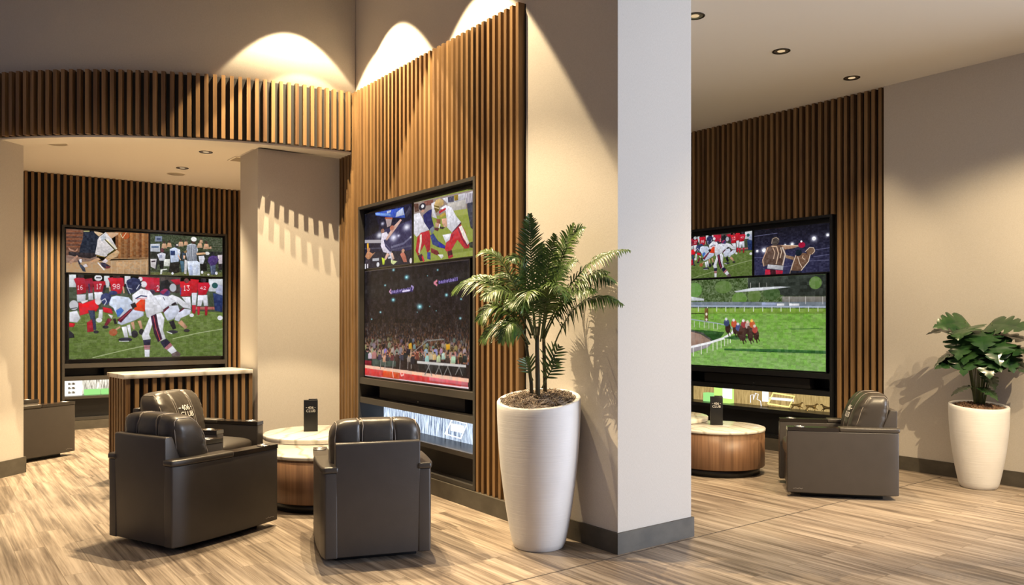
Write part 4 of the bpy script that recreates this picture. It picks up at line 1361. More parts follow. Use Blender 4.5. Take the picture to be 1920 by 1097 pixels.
# ------------------------------------------------------------------ the pictures on the displays, painted from outlines (no files)
FONT5 = {'0': '0E11131519110E', '1': '040C040404040E', '2': '0E11010204081F', '3': '1F02040201110E', '4': '02060A121F0202', '5': '1F101E0101110E', '6': '0608101E11110E', '7': '1F010204080808', '8': '0E11110E11110E', '9': '0E11110F01020C',
         'b': '1010161911111E', 'a': '00000E010F110F', 's': '00000E100E011E', 'k': '10101214181412', 'e': '00000E111F100E', 't': '08081C08080906', 'l': '0C04040404040E'}
PWD, PHT = 960, 540
def paint(name):
    rng = np.random.default_rng(len(name)*17+ord(name[0]))
    im = np.zeros((PHT, PWD, 3), np.float32)
    yy, xx = np.mgrid[0:PHT, 0:PWD].astype(np.float32)
    kx, ky = PWD/1000., PHT/1000.
    def blur(a, n=1):
        for _ in range(n):
            for ax in (0, 1):
                a = (np.roll(a, 1, ax)+2*a+np.roll(a, -1, ax))/4
        return a
    def nz(sy, sx):
        a = rng.random((PHT//sy+2, PWD//sx+2)).astype(np.float32)
        a = np.repeat(np.repeat(a, sy, 0), sx, 1)[:PHT, :PWD]
        return blur(a, 2)
    fold = nz(17, 25)*.6+nz(31, 12)*.4
    fold = blur(fold, 4); fold = (fold-fold.min())/(fold.max()-fold.min())
    def poly(c, pts, flat=False):
        p = [(x*kx, y*ky) for x, y in pts]
        x0 = int(max(0, min(q[0] for q in p))); x1 = int(min(PWD, max(q[0] for q in p)+2)); y0 = int(max(0, min(q[1] for q in p))); y1 = int(min(PHT, max(q[1] for q in p)+2))
        if x1 <= x0 or y1 <= y0: return
        X = xx[y0:y1, x0:x1]+.5; Y = yy[y0:y1, x0:x1]+.5; ins = np.zeros(X.shape, bool)
        for i in range(len(p)):
            ax, ay = p[i]; bx, by = p[i-1]
            if ay == by: continue
            ins ^= ((ay > Y) != (by > Y)) & (X < (bx-ax)*(Y-ay)/(by-ay)+ax)
        if not ins.any(): return
        w, h = x1-x0, y1-y0
        if not flat and 60 < w*h < .30*PWD*PHT and min(w, h) > 5:
            # cloth folds, a lighter upper side and a soft dark contour
            sh = 1.10-.20*(Y-y0)/h-.10*(X-x0)/w+.20*(fold[y0:y1, x0:x1]-.5)
            e = ins.copy()
            for k in (1, 2):
                e[k:] &= ins[:-k]; e[:-k] &= ins[k:]; e[:, k:] &= ins[:, :-k]; e[:, :-k] &= ins[:, k:]
            sh = np.where(e, sh, sh*.80)
            im[y0:y1, x0:x1][ins] = (np.array(c, np.float32)*sh[..., None])[ins]
        else: im[y0:y1, x0:x1][ins] = c
    def line(c, w, pts):
        for a, b in zip(pts, pts[1:]):
            d = np.array([(b[0]-a[0])*kx, (b[1]-a[1])*ky]); L = max(1e-3, np.hypot(*d)); n = np.array([-d[1], d[0]])/L*w*kx/2; e = d/L*w*kx/4
            q = [np.array([a[0]*kx, a[1]*ky])-e+n, np.array([b[0]*kx, b[1]*ky])+e+n, np.array([b[0]*kx, b[1]*ky])+e-n, np.array([a[0]*kx, a[1]*ky])-e-n]
            poly(c, [(v[0]/kx, v[1]/ky) for v in q], True)
    def ell(c, x, y, rx, ry, glow=False):
        d = ((xx-x*kx)/(rx*kx))**2+((yy-y*ky)/(ry*ky))**2
        if glow:
            g = np.exp(-d*2.2)[..., None]; im[:] = im*(1-g)+np.array(c, np.float32)*g
        else: im[d < 1] = c
    for o in OPS[name]:
        k = o[0]
        if k == 'P': poly(o[1], o[2])
        elif k == 'L': line(o[1], o[2], o[3])
        elif k in 'EG' and len(k) == 1: ell(o[1], o[2], o[3], o[4], o[5], k == 'G')
        elif k == 'X':
            (ax, ay), (bx, by), h = o[3], o[4], o[5]; n = len(o[2])
            for i, chx in enumerate(o[2]):
                for r in range(7):
                    bits = int(FONT5[chx][2*r:2*r+2], 16)
                    for q in range(5):
                        if bits >> (4-q) & 1:
                            u0 = (i*6+q)/(n*6-1); u1 = (i*6+q+1.05)/(n*6-1); bw = bx-ax
                            ya = ay+(by-ay)*u0-h*0+h*(r/7.); px0, px1 = ax+bw*u0, ax+bw*u1
                            poly(o[1], [(px0, ya), (px1, ya), (px1, ya+h*1.1/7), (px0, ya+h*1.1/7)])
        elif k == 'grass':
            y0 = int(o[2]*ky); g = nz(2, 5)*.5+nz(8, 26)*.5
            m = yy >= y0+4*np.sin(xx/70.)
            t = ((yy-y0)/(PHT-y0))[..., None]; c = np.array(o[1])*(1-t)+np.array(o[3])*t
            c = c*(.80+.40*g[..., None]); im[m] = c[m]
        elif k == 'noise':
            g = nz(9, 9)*.4+nz(3, 4)*.6; m = np.abs(im-np.array(o[2])).sum(-1) < 30
            im[m] += ((g-.5)[..., None]*o[1]*3.4)[m]
        elif k == 'grad':
            t = np.clip(yy/PHT*1.5, 0, 1)[..., None]*(.75+.25*np.cos((xx/PWD-.35)*3))[..., None]; im[:] = np.array(o[1])*(1-t)+np.array(o[2])*t
        elif k == 'crowd':
            t = (yy/PHT)[..., None]; im[:] = np.array((21, 18, 23))*(1-t)+np.array((40, 28, 27))*t
            g = nz(5, 4); im *= (.6+.8*g[..., None])
            for i in range(2600):
                v = rng.random()**.8; y = 330+v*470; sz = 3+8*v; x = rng.random()*1000
                b = .18+.82*v**2.0; c = [(205, 150, 125), (150, 85, 65), (110, 60, 50), (90, 95, 120), (215, 205, 200), (160, 95, 50), (45, 42, 46), (60, 50, 60)][int(rng.integers(8))]
                yyc = int(y*ky); xc = int(x*kx); w = max(1, int(sz*.42)); h = max(2, int(sz*(.5+.5*rng.random())))
                im[max(0, yyc-h):yyc+h, max(0, xc-w):xc+w] = np.array(c)*b*(.7+.5*rng.random())
                im[max(0, yyc-2*h):max(0, yyc-h), max(0, xc-w//2-1):xc+w//2+1] = np.array((190, 135, 110))*b*(.6+.6*rng.random())
    im = blur(im, 2)
    tex = .6*nz(19, 23)+.3*nz(7, 6)+.1*nz(2, 2)
    im = (im/255.)**(.93+.30*(tex[..., None]-.5)*2)*255.*(.93+.24*(tex[..., None]-.35))
    im = blur(im, 1)
    im = np.clip(im/255., 0, 1)
    img = bpy.data.images.new(name, PWD, PHT)
    px = np.ones((PHT, PWD, 4), np.float32); px[..., :3] = im[::-1]
    img.pixels.foreach_set(px.ravel()); img.pack(); img.update(); return img
PIC = {k: paint(k) for k in OPS}
# ------------------------------------------------------------------ camera (level, photographed from eye height 1.5 m)
cam = bpy.data.cameras.new('camera'); cam_o = bpy.data.objects.new('camera', cam); COL.objects.link(cam_o)
cam.sensor_width = 36; cam.lens = 28.125; cam.shift_y = .02734; cam.clip_end = 100
cam_o.location = (0, 0, 1.5); cam_o.rotation_euler = (R(90), 0, R(-36.9)); scene.camera = cam_o

# ------------------------------------------------------------------ the room
ARC_C = (3.678, 11.507); ARC_R = 3.953          # the curved fascia
def arc(r, a0, a1, n):                          # angles in degrees, measured from -Y (the front), negative to the left
    return [(ARC_C[0]+r*math.sin(R(a0+(a1-a0)*i/n)), ARC_C[1]-r*math.cos(R(a0+(a1-a0)*i/n))) for i in range(n+1)]
HALL = 5.3
struct(MB().box(-8, 9.5, -5, 13.2, -.12, 0).build('floor', MT['floor']))
struct(MB().box(-8, 9.5, -5, 13.2, HALL, HALL+.15).build('ceiling', MT['white']))

# partition between the two lounges: end face towards the camera, plain side, core behind the media wall
w = MB()
w.box(3.628, 4.335, 3.700, 4.66, 0, HALL)
w.box(3.99, 4.335, 4.66, 8.45, 0, HALL)
w.box(3.69, 3.99, 4.66, 8.45, 3.84, HALL)
struct(w.build('wall_middle', MT['wall']))
b = MB()
b.box(3.613, 4.350, 3.685, 3.700, 0, .136); b.box(3.613, 3.628, 3.700, 4.675, 0, .136); b.box(4.335, 4.350, 3.70, 8.4, 0, .136)
struct(b.build('baseboard_middle', MT['base']))

# right lounge: long wall, rear wall, low ceiling
struct(MB().box(8.36, 8.5, 4.27, 9.2, 0, HALL).box(7.972, 8.5, .8, 4.27, 0, HALL).build('wall_right', MT['wall']))
struct(MB().box(4.335, 8.36, 9.0, 9.2, 0, HALL).build('wall_rear', MT['wall']))
struct(MB().box(7.957, 7.972, .785, 4.27, 0, .138).build('baseboard_right', MT['base']))
struct(MB().box(4.335, 7.972, -1.0, 4.27, 3.9, 4.0).box(4.335, 8.36, 4.27, 9.0, 3.9, 4.0).box(4.335, 7.972, -1.2, -1.0, 3.9, HALL).build('ceiling_right', MT['white']))

# left lounge: curved bulkhead, pier, angled pier, rear wall, inner ceiling
A0, A1 = -92, .1
bw = MB(); n = 72
fo = arc(ARC_R-.064, A0, A1, n); fi = arc(3.63, A0, A1, n)
# the bulkhead is a curved slab; bottom at 3.24
vs = [(x, y, z) for (x, y) in fo for z in (3.24, HALL)]+[(x, y, z) for (x, y) in fi for z in (3.24, HALL)]
fs = []
for i in range(n):
    a = 2*i; c = 2*(n+1)+2*i
    fs += [(a, a+2, a+3, a+1), (c, c+1, c+3, c+2), (a, c, c+2, a+2), (a+1, a+3, c+3, c+1)]
bw.add(vs, fs, 0, True)
# below the slats the underside is white paint
struct(bw.build('wall_bulkhead', MT['upper']))
sf = MB(); so = arc(ARC_R-.066, A0, A1, n); si = arc(3.625, A0, A1, n)
vs = [(x, y, 3.225) for x, y in so]+[(x, y, 3.225) for x, y in si]+[(x, y, 3.2395) for x, y in so]+[(x, y, 3.2395) for x, y in si]
N = n+1
fs = []
for i in range(n):
    fs += [(i, N+i, N+i+1, i+1), (2*N+i, 2*N+i+1, 3*N+i+1, 3*N+i), (i, i+1, 2*N+i+1, 2*N+i), (N+i, 3*N+i, 3*N+i+1, N+i+1)]
sf.add(vs, fs)
sf.box(2.769, 3.69, 7.88, 8.45, 3.225, 3.2395)
struct(sf.build('trim_soffit', MT['white']))
cl = MB(); pts = arc(3.80, A0, A1, 48)+[(4.0, 8.45), (4.6, 8.45), (4.6, 12.86), (-.1, 12.86)]
cl.prism(pts, 3.5, 3.58); struct(cl.build('ceiling_left', MT['white']))
struct(MB().box(2.769, 3.69, 7.92, 8.45, 0, 3.225).build('wall_pier', MT['wall']))
struct(MB().box(2.754, 3.69, 7.905, 7.92, 0, .12).box(2.754, 2.769, 7.92, 8.45, 0, .12).build('baseboard_pier', MT['base']))
d = Vector((-.735, -.678)); q = Vector((-.678, .735)); p0 = Vector((.885, 9.208))
pp = [p0, p0+d*3.2, p0+d*3.2+q*.35, p0+q*.35]
struct(MB().prism([tuple(v) for v in pp], 0, 3.24).build('wall_left', MT['wall']))
bb = [p0-d*.02-q*.015, p0+d*3.2-q*.015, p0+d*3.2, p0, p0+q*.35, p0+q*.35-d*.02]
struct(MB().prism([tuple(v) for v in bb], 0, .155).build('baseboard_left', MT['base']))
struct(MB().box(-2.5, 4.8, 12.86, 13.0, 0, 3.6).box(4.6, 4.8, 8.45, 12.86, 0, 3.6).build('wall_back', MT['wall']))

# expansion joint across the floor in line with the partition's end
struct(MB().box(-.5, 7.9, 3.655, 3.663, 0, .0012).build('trim_floor_joint', m_plain('joint_filler', (.06, .045, .035, 1), .8)))

# ------------------------------------------------------------------ slatted media walls (local: x along the wall, y into it)
PITCH, SW, SD = .0762, .034, .058
def slat_wall(label, loc, rz, s0, s1, ztop, fr, zbot, backdrop_extra=0.):
    """fr = (left, right, bottom, top) of the opening for the media unit"""
    m = MB(); n = int(round((s1-s0-SW)/PITCH))
    p = (s1-s0-SW)/n
    for i in range(n+1):
        a = s0+i*p; c = a+SW/2
        if fr[0]-.01 < c < fr[1]+.01:
            if fr[3] < ztop: m.box(a, a+SW, 0, SD, fr[3], ztop)
            if fr[2] > zbot+.02: m.box(a, a+SW, 0, SD, zbot, fr[2])
        else: m.box(a, a+SW, 0, SD, zbot, ztop)
    t = .028
    m.box(s0, fr[0], SD, SD+t, zbot, ztop, 1); m.box(fr[1], s1, SD, SD+t, zbot, ztop, 1)
    m.box(fr[0], fr[1], SD, SD+t, fr[3], ztop, 1)
    o = m.build('slat_wall_panel', [MT['slat'], MT['slat_back']], None, (loc[0], loc[1], 0), rz)
    return tag(o, label, 'wall panel')

def media_unit(label, loc, rz, fr, rails, niche, fm='frame', name='media_cabinet'):
    """recessed dark unit that carries the displays, a loudspeaker bay and a lit display niche"""
    t = thing(name, label, 'media unit', (loc[0], loc[1], 0), rz)
    l, r, b, tp = fr; w = .03; D = .34; f = -.004
    m = MB()
    m.box(l, l+w, f, D, b, tp); m.box(r-w, r, f, D, b, tp); m.box(l+w, r-w, f, D, tp-w, tp); m.box(l+w, r-w, f, D, b, b+w+.005)
    m.build('frame', MT[fm], t)
    MB().box(l+w, r-w, D, D+.01, b, tp).build('back_panel', MT['black'], t)
    for z0, z1 in rails:
        MB().box(l+w, r-w, f+.004, D, z0, z1).build('shelf', MT[fm], t)
    MB().box(l+w, r-w, .09, .10, b+w+.005, niche[0]-.045).build('lower_panel', MT['black'], t)
    MB().box(l+w, r-w, .105, .115, rails[0][1], tp-w).build('display_mount', MT['black'], t)
    return t

def television(label, loc, rz, x0, x1, z0, z1, mat, y=.045, dep=.055, bz=.011):
    cx = (x0+x1)/2; c, s = math.cos(rz), math.sin(rz)
    t = thing('television', label, 'television', (loc[0]+cx*c-y*s, loc[1]+cx*s+y*c, z0), rz)
    W, H = x1-x0, z1-z0
    m = MB(); m.box(-W/2, W/2, .006, dep, 0, H)
    for a in ((-W/2, -W/2+bz, 0, H), (W/2-bz, W/2, 0, H), (-W/2+bz, W/2-bz, 0, bz), (-W/2+bz, W/2-bz, H-bz, H)):
        m.box(a[0], a[1], 0, .006, a[2], a[3])
    m.build('bezel', MT['bezel'], t)
    me = bpy.data.meshes.new('screen'); a, b_ = W/2-bz, bz
    me.from_pydata([(-a, .0045, b_), (a, .0045, b_), (a, .0045, H-b_), (-a, .0045, H-b_)], [], [(0, 1, 2, 3)])
    uv = me.uv_layers.new(name='UVMap')
    for i, co in enumerate([(0, 0), (1, 0), (1, 1), (0, 1)]): uv.data[i].uv = co
    me.materials.append(mat); o = bpy.data.objects.new('screen', me); COL.objects.link(o); o.parent = t
    return t

def local(loc, rz, x, y, z=0):
    c, s = math.cos(rz), math.sin(rz); return (loc[0]+x*c-y*s, loc[1]+x*s+y*c, z)

MID, MIDR = (3.636, 7.403), R(-91.2)
RGT, RGTR = (7.957, 5.391), R(-88.91)
LFT, LFTR = (2.074, 12.392), R(-1.79)

# --- middle
fr = (-.043, 2.132, .141, 2.652)
slat_wall('tall walnut slatted wall panel around the middle screens behind the palm', MID, MIDR, -.545, 2.715, 3.85, fr, .139)
struct(MB().box(-.545, 2.715, -.02, .06, 0, .138).build('baseboard_slats', MT['base'], None, (*MID, 0), MIDR))
media_unit('dark recessed media unit in the middle slatted wall with blue-lit niche', MID, MIDR, fr,
           [(.862, .922), (.672, .728), (.388, .428)], (.43, .672))
television('large screen showing a dark cheering arena crowd, middle wall', MID, MIDR, -.005, 1.985, .928, 2.008, m_picture(PIC['crowd'], EMI))
television('small screen showing a basketball player at the hoop, above the crowd screen', MID, MIDR, -.008, 1.012, 2.012, 2.585, m_picture(PIC['dunk'], EMI))
television('small screen with two white-shirted football players in red trousers, beside the palm', MID, MIDR, 1.022, 2.044, 2.012, 2.585, m_picture(PIC['runner'], EMI))
# --- right
fr = (-1.60, .552, .141, 2.652)
slat_wall('dark walnut slatted wall panel behind the horse racing screen', RGT, RGTR, -3.4, 1.095, 3.897, fr, .139)
struct(MB().box(-3.4, 1.13, -.02, .06, 0, .138).build('baseboard_slats', MT['base'], None, (*RGT, 0), RGTR))
media_unit('black recessed media unit in the right slatted wall with yellow-lit niche', RGT, RGTR, fr,
           [(.862, .922), (.672, .728), (.43, .472)], (.475, .672), 'black')
television('large screen showing a green horse racing track', RGT, RGTR, -1.558, .458, .926, 2.020, m_picture(PIC['race'], EMI))
television('small screen with a football line-up, above the left half of the race screen', RGT, RGTR, -1.545, -.490, 2.024, 2.578, m_picture(PIC['football'], EMI*.9))
television('small dark screen showing two boxers under arena lights', RGT, RGTR, -.482, .512, 2.024, 2.578, m_picture(PIC['boxing'], EMI))
# --- left
fr = (-.43, 1.77, .124, 2.81)
slat_wall('walnut slatted wall panel at the back of the left lounge', LFT, LFTR, -1.40, 2.66, 3.498, fr, .122)
struct(MB().box(-1.40, 2.66, -.02, .06, 0, .12).build('baseboard_slats', MT['base'], None, (*LFT, 0), LFTR))
media_unit('dark recessed media unit at the back of the left lounge with white-lit niche', LFT, LFTR, fr,
           [(.845, .905), (.672, .728), (.42, .455)], (.465, .69))
television('large screen showing a football team in white lined up against red', LFT, LFTR, -.352, 1.727, .955, 2.145, m_picture(PIC['football'], EMI))
television('small screen showing the legs of a basketball player on a wooden court', LFT, LFTR, -.388, .680, 2.152, 2.768, m_picture(PIC['court'], EMI))
television('small screen showing a striped referee on a crowded sideline', LFT, LFTR, .684, 1.722, 2.152, 2.768, m_picture(PIC['referee'], EMI))

# curved slatted fascia of the bulkhead
m = MB(); da = math.degrees(.0765/ARC_R); k = 0; a = -1.35
while a > -91:
    am = R(a); u = Vector((math.sin(am), -math.cos(am))); t = Vector((math.cos(am), math.sin(am)))
    c = Vector(ARC_C); vs = []
    for z in (3.243, 3.845):
        for rr, ss in ((ARC_R, -SW/2), (ARC_R, SW/2), (ARC_R-.056, SW/2), (ARC_R-.056, -SW/2)):
            v = c+u*rr+t*ss; vs.append((v.x, v.y, z))
    m.add(vs, [(0, 3, 2, 1), (4, 5, 6, 7), (0, 1, 5, 4), (1, 2, 6, 5), (2, 3, 7, 6), (3, 0, 4, 7)]); a -= da
ra = arc(ARC_R-.0600, A0+1, -.62, 72); rb = arc(ARC_R-.050, A0+1, -.62, 72)
vs = [(x, y, z) for (x, y) in rb for z in (3.242, 3.835)]+[(x, y, z) for (x, y) in ra for z in (3.242, 3.835)]
fs = []
for i in range(72):
    p = 2*i; q = 146+2*i
    fs += [(p, p+2, p+3, p+1), (q, q+1, q+3, q+2), (p+1, p+3, q+3, q+1), (p, q, q+2, p+2)]
m.add(vs, fs, 1)
tag(m.build('slatted_fascia', [MT['slat'], MT['slat_back']]), 'curved walnut slatted band above the opening of the left lounge', 'wall panel')

# ------------------------------------------------------------------ things in the media units
def soundbar(label, loc, rz, x0, x1, z0, z1):
    o = thing('soundbar', label, 'speaker', local(loc, rz, (x0+x1)/2, .10, z0), rz); W = x1-x0
    MB().rbox(-W/2, W/2, 0, .10, 0, z1-z0, .006).build('grille', m_plain('speaker_cloth', (.022, .018, .015, 1), .8), o)
    MB().rbox(-.008, .008, -.004, .002, .02, .028, .001).build('badge', MT['chrome'], o)
soundbar('long dark soundbar below the crowd screen', MID, MIDR, .23, 1.82, .730, .848)
soundbar('long black soundbar below the race screen', RGT, RGTR, -1.25, .22, .730, .848)
soundbar('dark soundbar below the left football screen', LFT, LFTR, .10, 1.35, .730, .83)

def light_panel(label, loc, rz, x0, x1, z0, z1, mat):
    o = thing('light_panel', label, 'light panel', local(loc, rz, (x0+x1)/2, .27, z0), rz); W = x1-x0
    MB().box(-W/2, W/2, 0, .02, 0, z1-z0).build('reeded_panel', mat, o)
light_panel('back-lit blue and white reeded panel in the middle niche', MID, MIDR, -.012, 2.10, .4285, .6715,
            m_backlit('blue_reeded_acrylic', (.045, .075, .16, 1), (.74, .86, 1., 1), 1.5, 60))
light_panel('back-lit amber reeded panel in the right niche', RGT, RGTR, -1.56, .52, .4725, .6715,
            m_backlit('amber_reeded_acrylic', (.30, .19, .06, 1), (.85, .60, .24, 1), .85, 42, .25, .7))
light_panel('back-lit cream and grey reeded panel in the left niche', LFT, LFTR, -.395, 1.735, .4555, .6715,
            m_backlit('cream_reeded_acrylic', (.16, .14, .10, 1), (.98, .92, .78, 1), 1.5, 60))

def block(name, label, cat, loc, rz, x0, x1, z0, z1, mat, y=.15, dep=.09, group=None):
    o = MB().rbox(-(x1-x0)/2, (x1-x0)/2, 0, dep, 0, z1-z0, .004).build(name, mat, None, local(loc, rz, (x0+x1)/2, y, z0), rz)
    return tag(o, label, cat, group)
def neon(label, loc, rz, pts, mat, z0, rad=.008, bar=None, y=.16):
    cx = sum(p[0] for p in pts)/len(pts)
    t = thing('neon_sign', label, 'neon sign', local(loc, rz, cx, y, z0), rz)
    q = [(p[0]-cx, 0, p[1]-z0) for p in pts]
    MB().tube(q+[q[0]], rad, 8).build('neon_tube', mat, t)
    if bar:
        MB().rbox(bar[0]-cx, bar[1]-cx, .012, .02, bar[2]-z0, bar[3]-z0, .002).build('lit_bar', MT['white_lit'], t)
    for x in (q[0][0], q[1][0]):
        MB().tube([(x, 0, q[0][2]), (x, 0, 0)], .003, 6).build('foot', MT['chrome'], t)
neon('white outlined slanted neon panel in the middle niche', MID, MIDR, [(1.40, .50), (1.66, .49), (1.76, .625), (1.52, .64)], MT['neon_white'], .4285, .006, (1.47, 1.68, .535, .60))
neon('yellow slanted neon outline in the right niche', RGT, RGTR, [(-.36, .515), (-.08, .50), (-.01, .628), (-.29, .648)], MT['neon_yellow'], .4725, .008, (-.35, -.03, .565, .595))
for i, (x0, x1, z1) in enumerate(((1.90, 1.96, .46), (1.98, 2.05, .475))):
    block('glass_block', ('small green glass block at the right end of the blue niche', 'taller green glass block at the far right end of the blue niche')[i], 'glass block', MID, MIDR, x0, x1, .4285, z1, MT['green_glass'], group='green blocks in the blue niche')
block('glass_block', 'left of two pale green glass blocks in the left niche', 'glass block', LFT, LFTR, -.14, .06, .4555, .53, MT['green_glass'])
block('glass_block', 'right of two pale green glass blocks in the left niche', 'glass block', LFT, LFTR, .075, .25, .4555, .53, MT['green_glass'])
t = thing('lit_box', 'white lit box with rows of grey marks at the left end of the left niche', 'light box', local(LFT, LFTR, -.28, .15, .4555), LFTR)
MB().rbox(-.11, .11, 0, .09, 0, .21, .004).build('body', MT['white_lit'], t)
for k in range(3):
    m = MB(); z = .03+k*.06
    for j, wd in enumerate((.018, .012, .022, .01)): m.box(-.06+j*.024, -.06+j*.024+wd, -.002, 0, z, z+.030-.006*(j % 2))
    m.build('marking', m_plain('grey_marking', (.25, .25, .22, 1), .6), t)
t = thing('lit_box', 'lime and white lit box behind the menu stand in the right niche', 'light box', local(RGT, RGTR, -1.0, .15, .4725), RGTR)
MB().rbox(-.14, .10, 0, .09, 0, .195, .004).build('body', MT['lime_lit'], t)
MB().rbox(.0, .14, -.012, 0, .06, .195, .003).build('panel', MT['white_lit'], t)
for z0, z1, lb in ((.4725, .535, 'lower of two stacked bright green blocks at the left of the right niche'), (.5355, .58, 'upper of two stacked bright green blocks at the left of the right niche')):
    block('glass_block', lb, 'glass block', RGT, RGTR, -1.31, -1.20, z0, z1, MT['green_glass'])
def wire_scribble():
    t = tag(MB().tube([(-.09, 0, .03), (-.09, 0, .12), (-.05, 0, .13), (-.05, 0, .07), (-.02, 0, .15), (.02, 0, .14), (.0, 0, .08), (.05, 0, .06), (.06, 0, .0)], .004, 6).build('neon_doodle', MT['neon_white'], None, local(RGT, RGTR, -.52, .17, .4765), RGTR),
        'thin white bent neon line left of the yellow neon outline', 'neon sign')
wire_scribble()
block('lit_box', 'small white lit panel between the bent neon and the yellow outline', 'light box', RGT, RGTR, -.47, -.39, .53, .665, MT['white_lit'], .20, .02)

def horse(label, x, rev=1):
    """small galloping horse figurine, one continuous body grown on a skeleton"""
    J = {'rump': (-.05, .060, .016), 'mid': (-.012, .060, .015), 'chest': (.03, .062, .016), 'neck': (.052, .080, .010), 'head': (.065, .095, .008), 'nose': (.084, .087, .005),
         'tail': (-.07, .066, .004), 'tail2': (-.086, .054, .003),
         'h1': (-.058, .036, .007), 'h2': (-.075, .022, .004), 'h3': (-.085, .006, .003), 'g1': (-.046, .034, .007), 'g2': (-.052, .020, .004), 'g3': (-.040, .004, .003),
         'f1': (.046, .040, .006), 'f2': (.066, .034, .004), 'f3': (.078, .020, .003), 'e1': (.036, .038, .006), 'e2': (.046, .022, .004), 'e3': (.032, .012, .003)}
    E = [('rump', 'mid'), ('mid', 'chest'), ('chest', 'neck'), ('neck', 'head'), ('head', 'nose'), ('rump', 'tail'), ('tail', 'tail2'), ('rump', 'h1'), ('h1', 'h2'), ('h2', 'h3'), ('rump', 'g1'), ('g1', 'g2'), ('g2', 'g3'),
         ('chest', 'f1'), ('f1', 'f2'), ('f2', 'f3'), ('chest', 'e1'), ('e1', 'e2'), ('e2', 'e3')]
    ks = list(J); side = {'h': .010, 'g': -.010, 'f': .009, 'e': -.009}
    me = bpy.data.meshes.new('horse_figurine')
    me.from_pydata([(J[k][0]*rev, side.get(k[0], 0) if len(k) == 2 else 0, J[k][1]) for k in ks], [(ks.index(a), ks.index(b)) for a, b in E], [])
    o = bpy.data.objects.new('horse_figurine', me); COL.objects.link(o)
    sk = o.modifiers.new('skin', 'SKIN')
    for i, k in enumerate(ks): me.skin_vertices[0].data[i].radius = (J[k][2], J[k][2])
    me.skin_vertices[0].data[ks.index('mid')].use_root = True
    o.modifiers.new('sub', 'SUBSURF').levels = 1; o.modifiers['sub'].render_levels = 1
    dg = bpy.context.evaluated_depsgraph_get(); nm = bpy.data.meshes.new_from_object(o.evaluated_get(dg))
    o.modifiers.clear(); o.data = nm; nm.materials.clear(); nm.materials.append(MT['gold'])
    for p in nm.polygons: p.use_smooth = True
    o.location = local(RGT, RGTR, x, .13, .4735); o.rotation_euler = (0, 0, RGTR)
    tag(o, label, 'figurine')
for x, lb, rv in ((.04, 'leftmost pale gold galloping horse figurine in the right niche', 1), (.225, 'middle pale gold galloping horse figurine in the right niche', 1), (.415, 'rightmost pale gold galloping horse figurine in the right niche', -1)):
    horse(lb, x, rv)

# ------------------------------------------------------------------ slatted counter beside the pier
P0, P1 = Vector((1.540, 7.860)), Vector((2.745, 7.985)); ang = math.atan2(P1.y-P0.y, P1.x-P0.x); L = (P1-P0).length; DPT = .50
t = thing('slatted_counter', 'waist-high slatted walnut counter with pale marble top against the pier', 'counter', (P0.x, P0.y, 0), ang)
MB().box(.03, L-.002, .045, DPT-.03, 0, .970).build('core', MT['slat_back'], t)
m = MB(); n = 16
for i in range(n):
    a = .012+i*(L-.05)/(n-1); m.box(a, a+.036, .012, .045, .0, .970)
for i in range(7):
    a = .05+i*.0762; 
    if a+.04 < DPT-.02: m.box(.0, .03, a, a+.04, .0, .970)
m.build('slats', MT['slat'], t)
MB().rbox(-.012, L-.003, -.004, DPT-.01, .970, 1.010, .004).build('marble_top', MT['marble'], t)

# ------------------------------------------------------------------ nested drum tables
def low_table(label, x, y):
    t = thing('drum_table', label, 'table', (x, y, 0), .7, 'drum tables')
    r = .455
    MB().lathe([(0, 0), (r-.055, 0), (r-.055, .078), (0, .078)], 64).build('plinth', MT['black'], t)
    MB().lathe([(0, .075), (r-.012, .075), (r-.008, .08), (r-.008, .418), (0, .418)], 96).build('drum', MT['drum'], t)
    MB().lathe([(0, .418), (r-.004, .418), (r, .421), (r, .441), (r-.004, .444), (0, .444)], 96).build('marble_top', MT['marble'], t)
def tall_table(label, x, y, dx, dy):
    t = thing('side_table', label, 'table', (x, y, 0), .2, 'round marble side tables')
    r = .485
    MB().lathe([(0, 0), (.17, 0), (.175, .005), (.175, .015), (0, .015)], 48, (dx, dy)).build('foot', MT['black'], t)
    MB().lathe([(0, .015), (.15, .015), (.15, .448), (0, .448)], 48, (dx, dy)).build('pedestal', MT['drum'], t)
    MB().lathe([(0, .448), (r-.004, .448), (r, .452), (r, .486), (r-.004, .490), (0, .490)], 96).build('marble_top', MT['marble'], t)
low_table('low walnut drum table with marble top between the two front armchairs', 2.715, 6.215)
tall_table('round marble side table overlapping the low drum in the left lounge', 2.953, 6.848, .15, .20)
low_table('low walnut drum table with marble top in front of the right lounge screens', 6.451, 5.161)
tall_table('round marble side table overlapping the low drum in the right lounge', 6.419, 5.885, 0., .20)

def text_mesh(s, size):
    cu = bpy.data.curves.new('t', 'FONT'); cu.body = s; cu.size = size; cu.align_x = 'CENTER'; cu.extrude = .0008; cu.resolution_u = 2; cu.offset = 0
    o = bpy.data.objects.new('t', cu); COL.objects.link(o)
    dg = bpy.context.evaluated_depsgraph_get(); me = bpy.data.meshes.new_from_object(o.evaluated_get(dg))
    bm = bmesh.new(); bm.from_mesh(me); bmesh.ops.triangulate(bm, faces=bm.faces[:])
    vs = [v.co.copy() for v in bm.verts]; fs = [[v.index for v in f.verts] for f in bm.faces]; bm.free()
    bpy.data.objects.remove(o); return vs, fs
def emblem(size):
    """two lines: 406 between short dashes, CLUB below"""
    m = MB(); vs, fs = text_mesh('406', size); m.add(vs, fs)
    v2, f2 = text_mesh('CLUB', size); m.add([Vector((v.x, v.y-size*.86, v.z)) for v in v2], f2)
    for s in (-1, 1): m.box(s*size*1.12-size*.16, s*size*1.12+size*.16, size*.30, size*.38, -.0008, .0008)
    return m
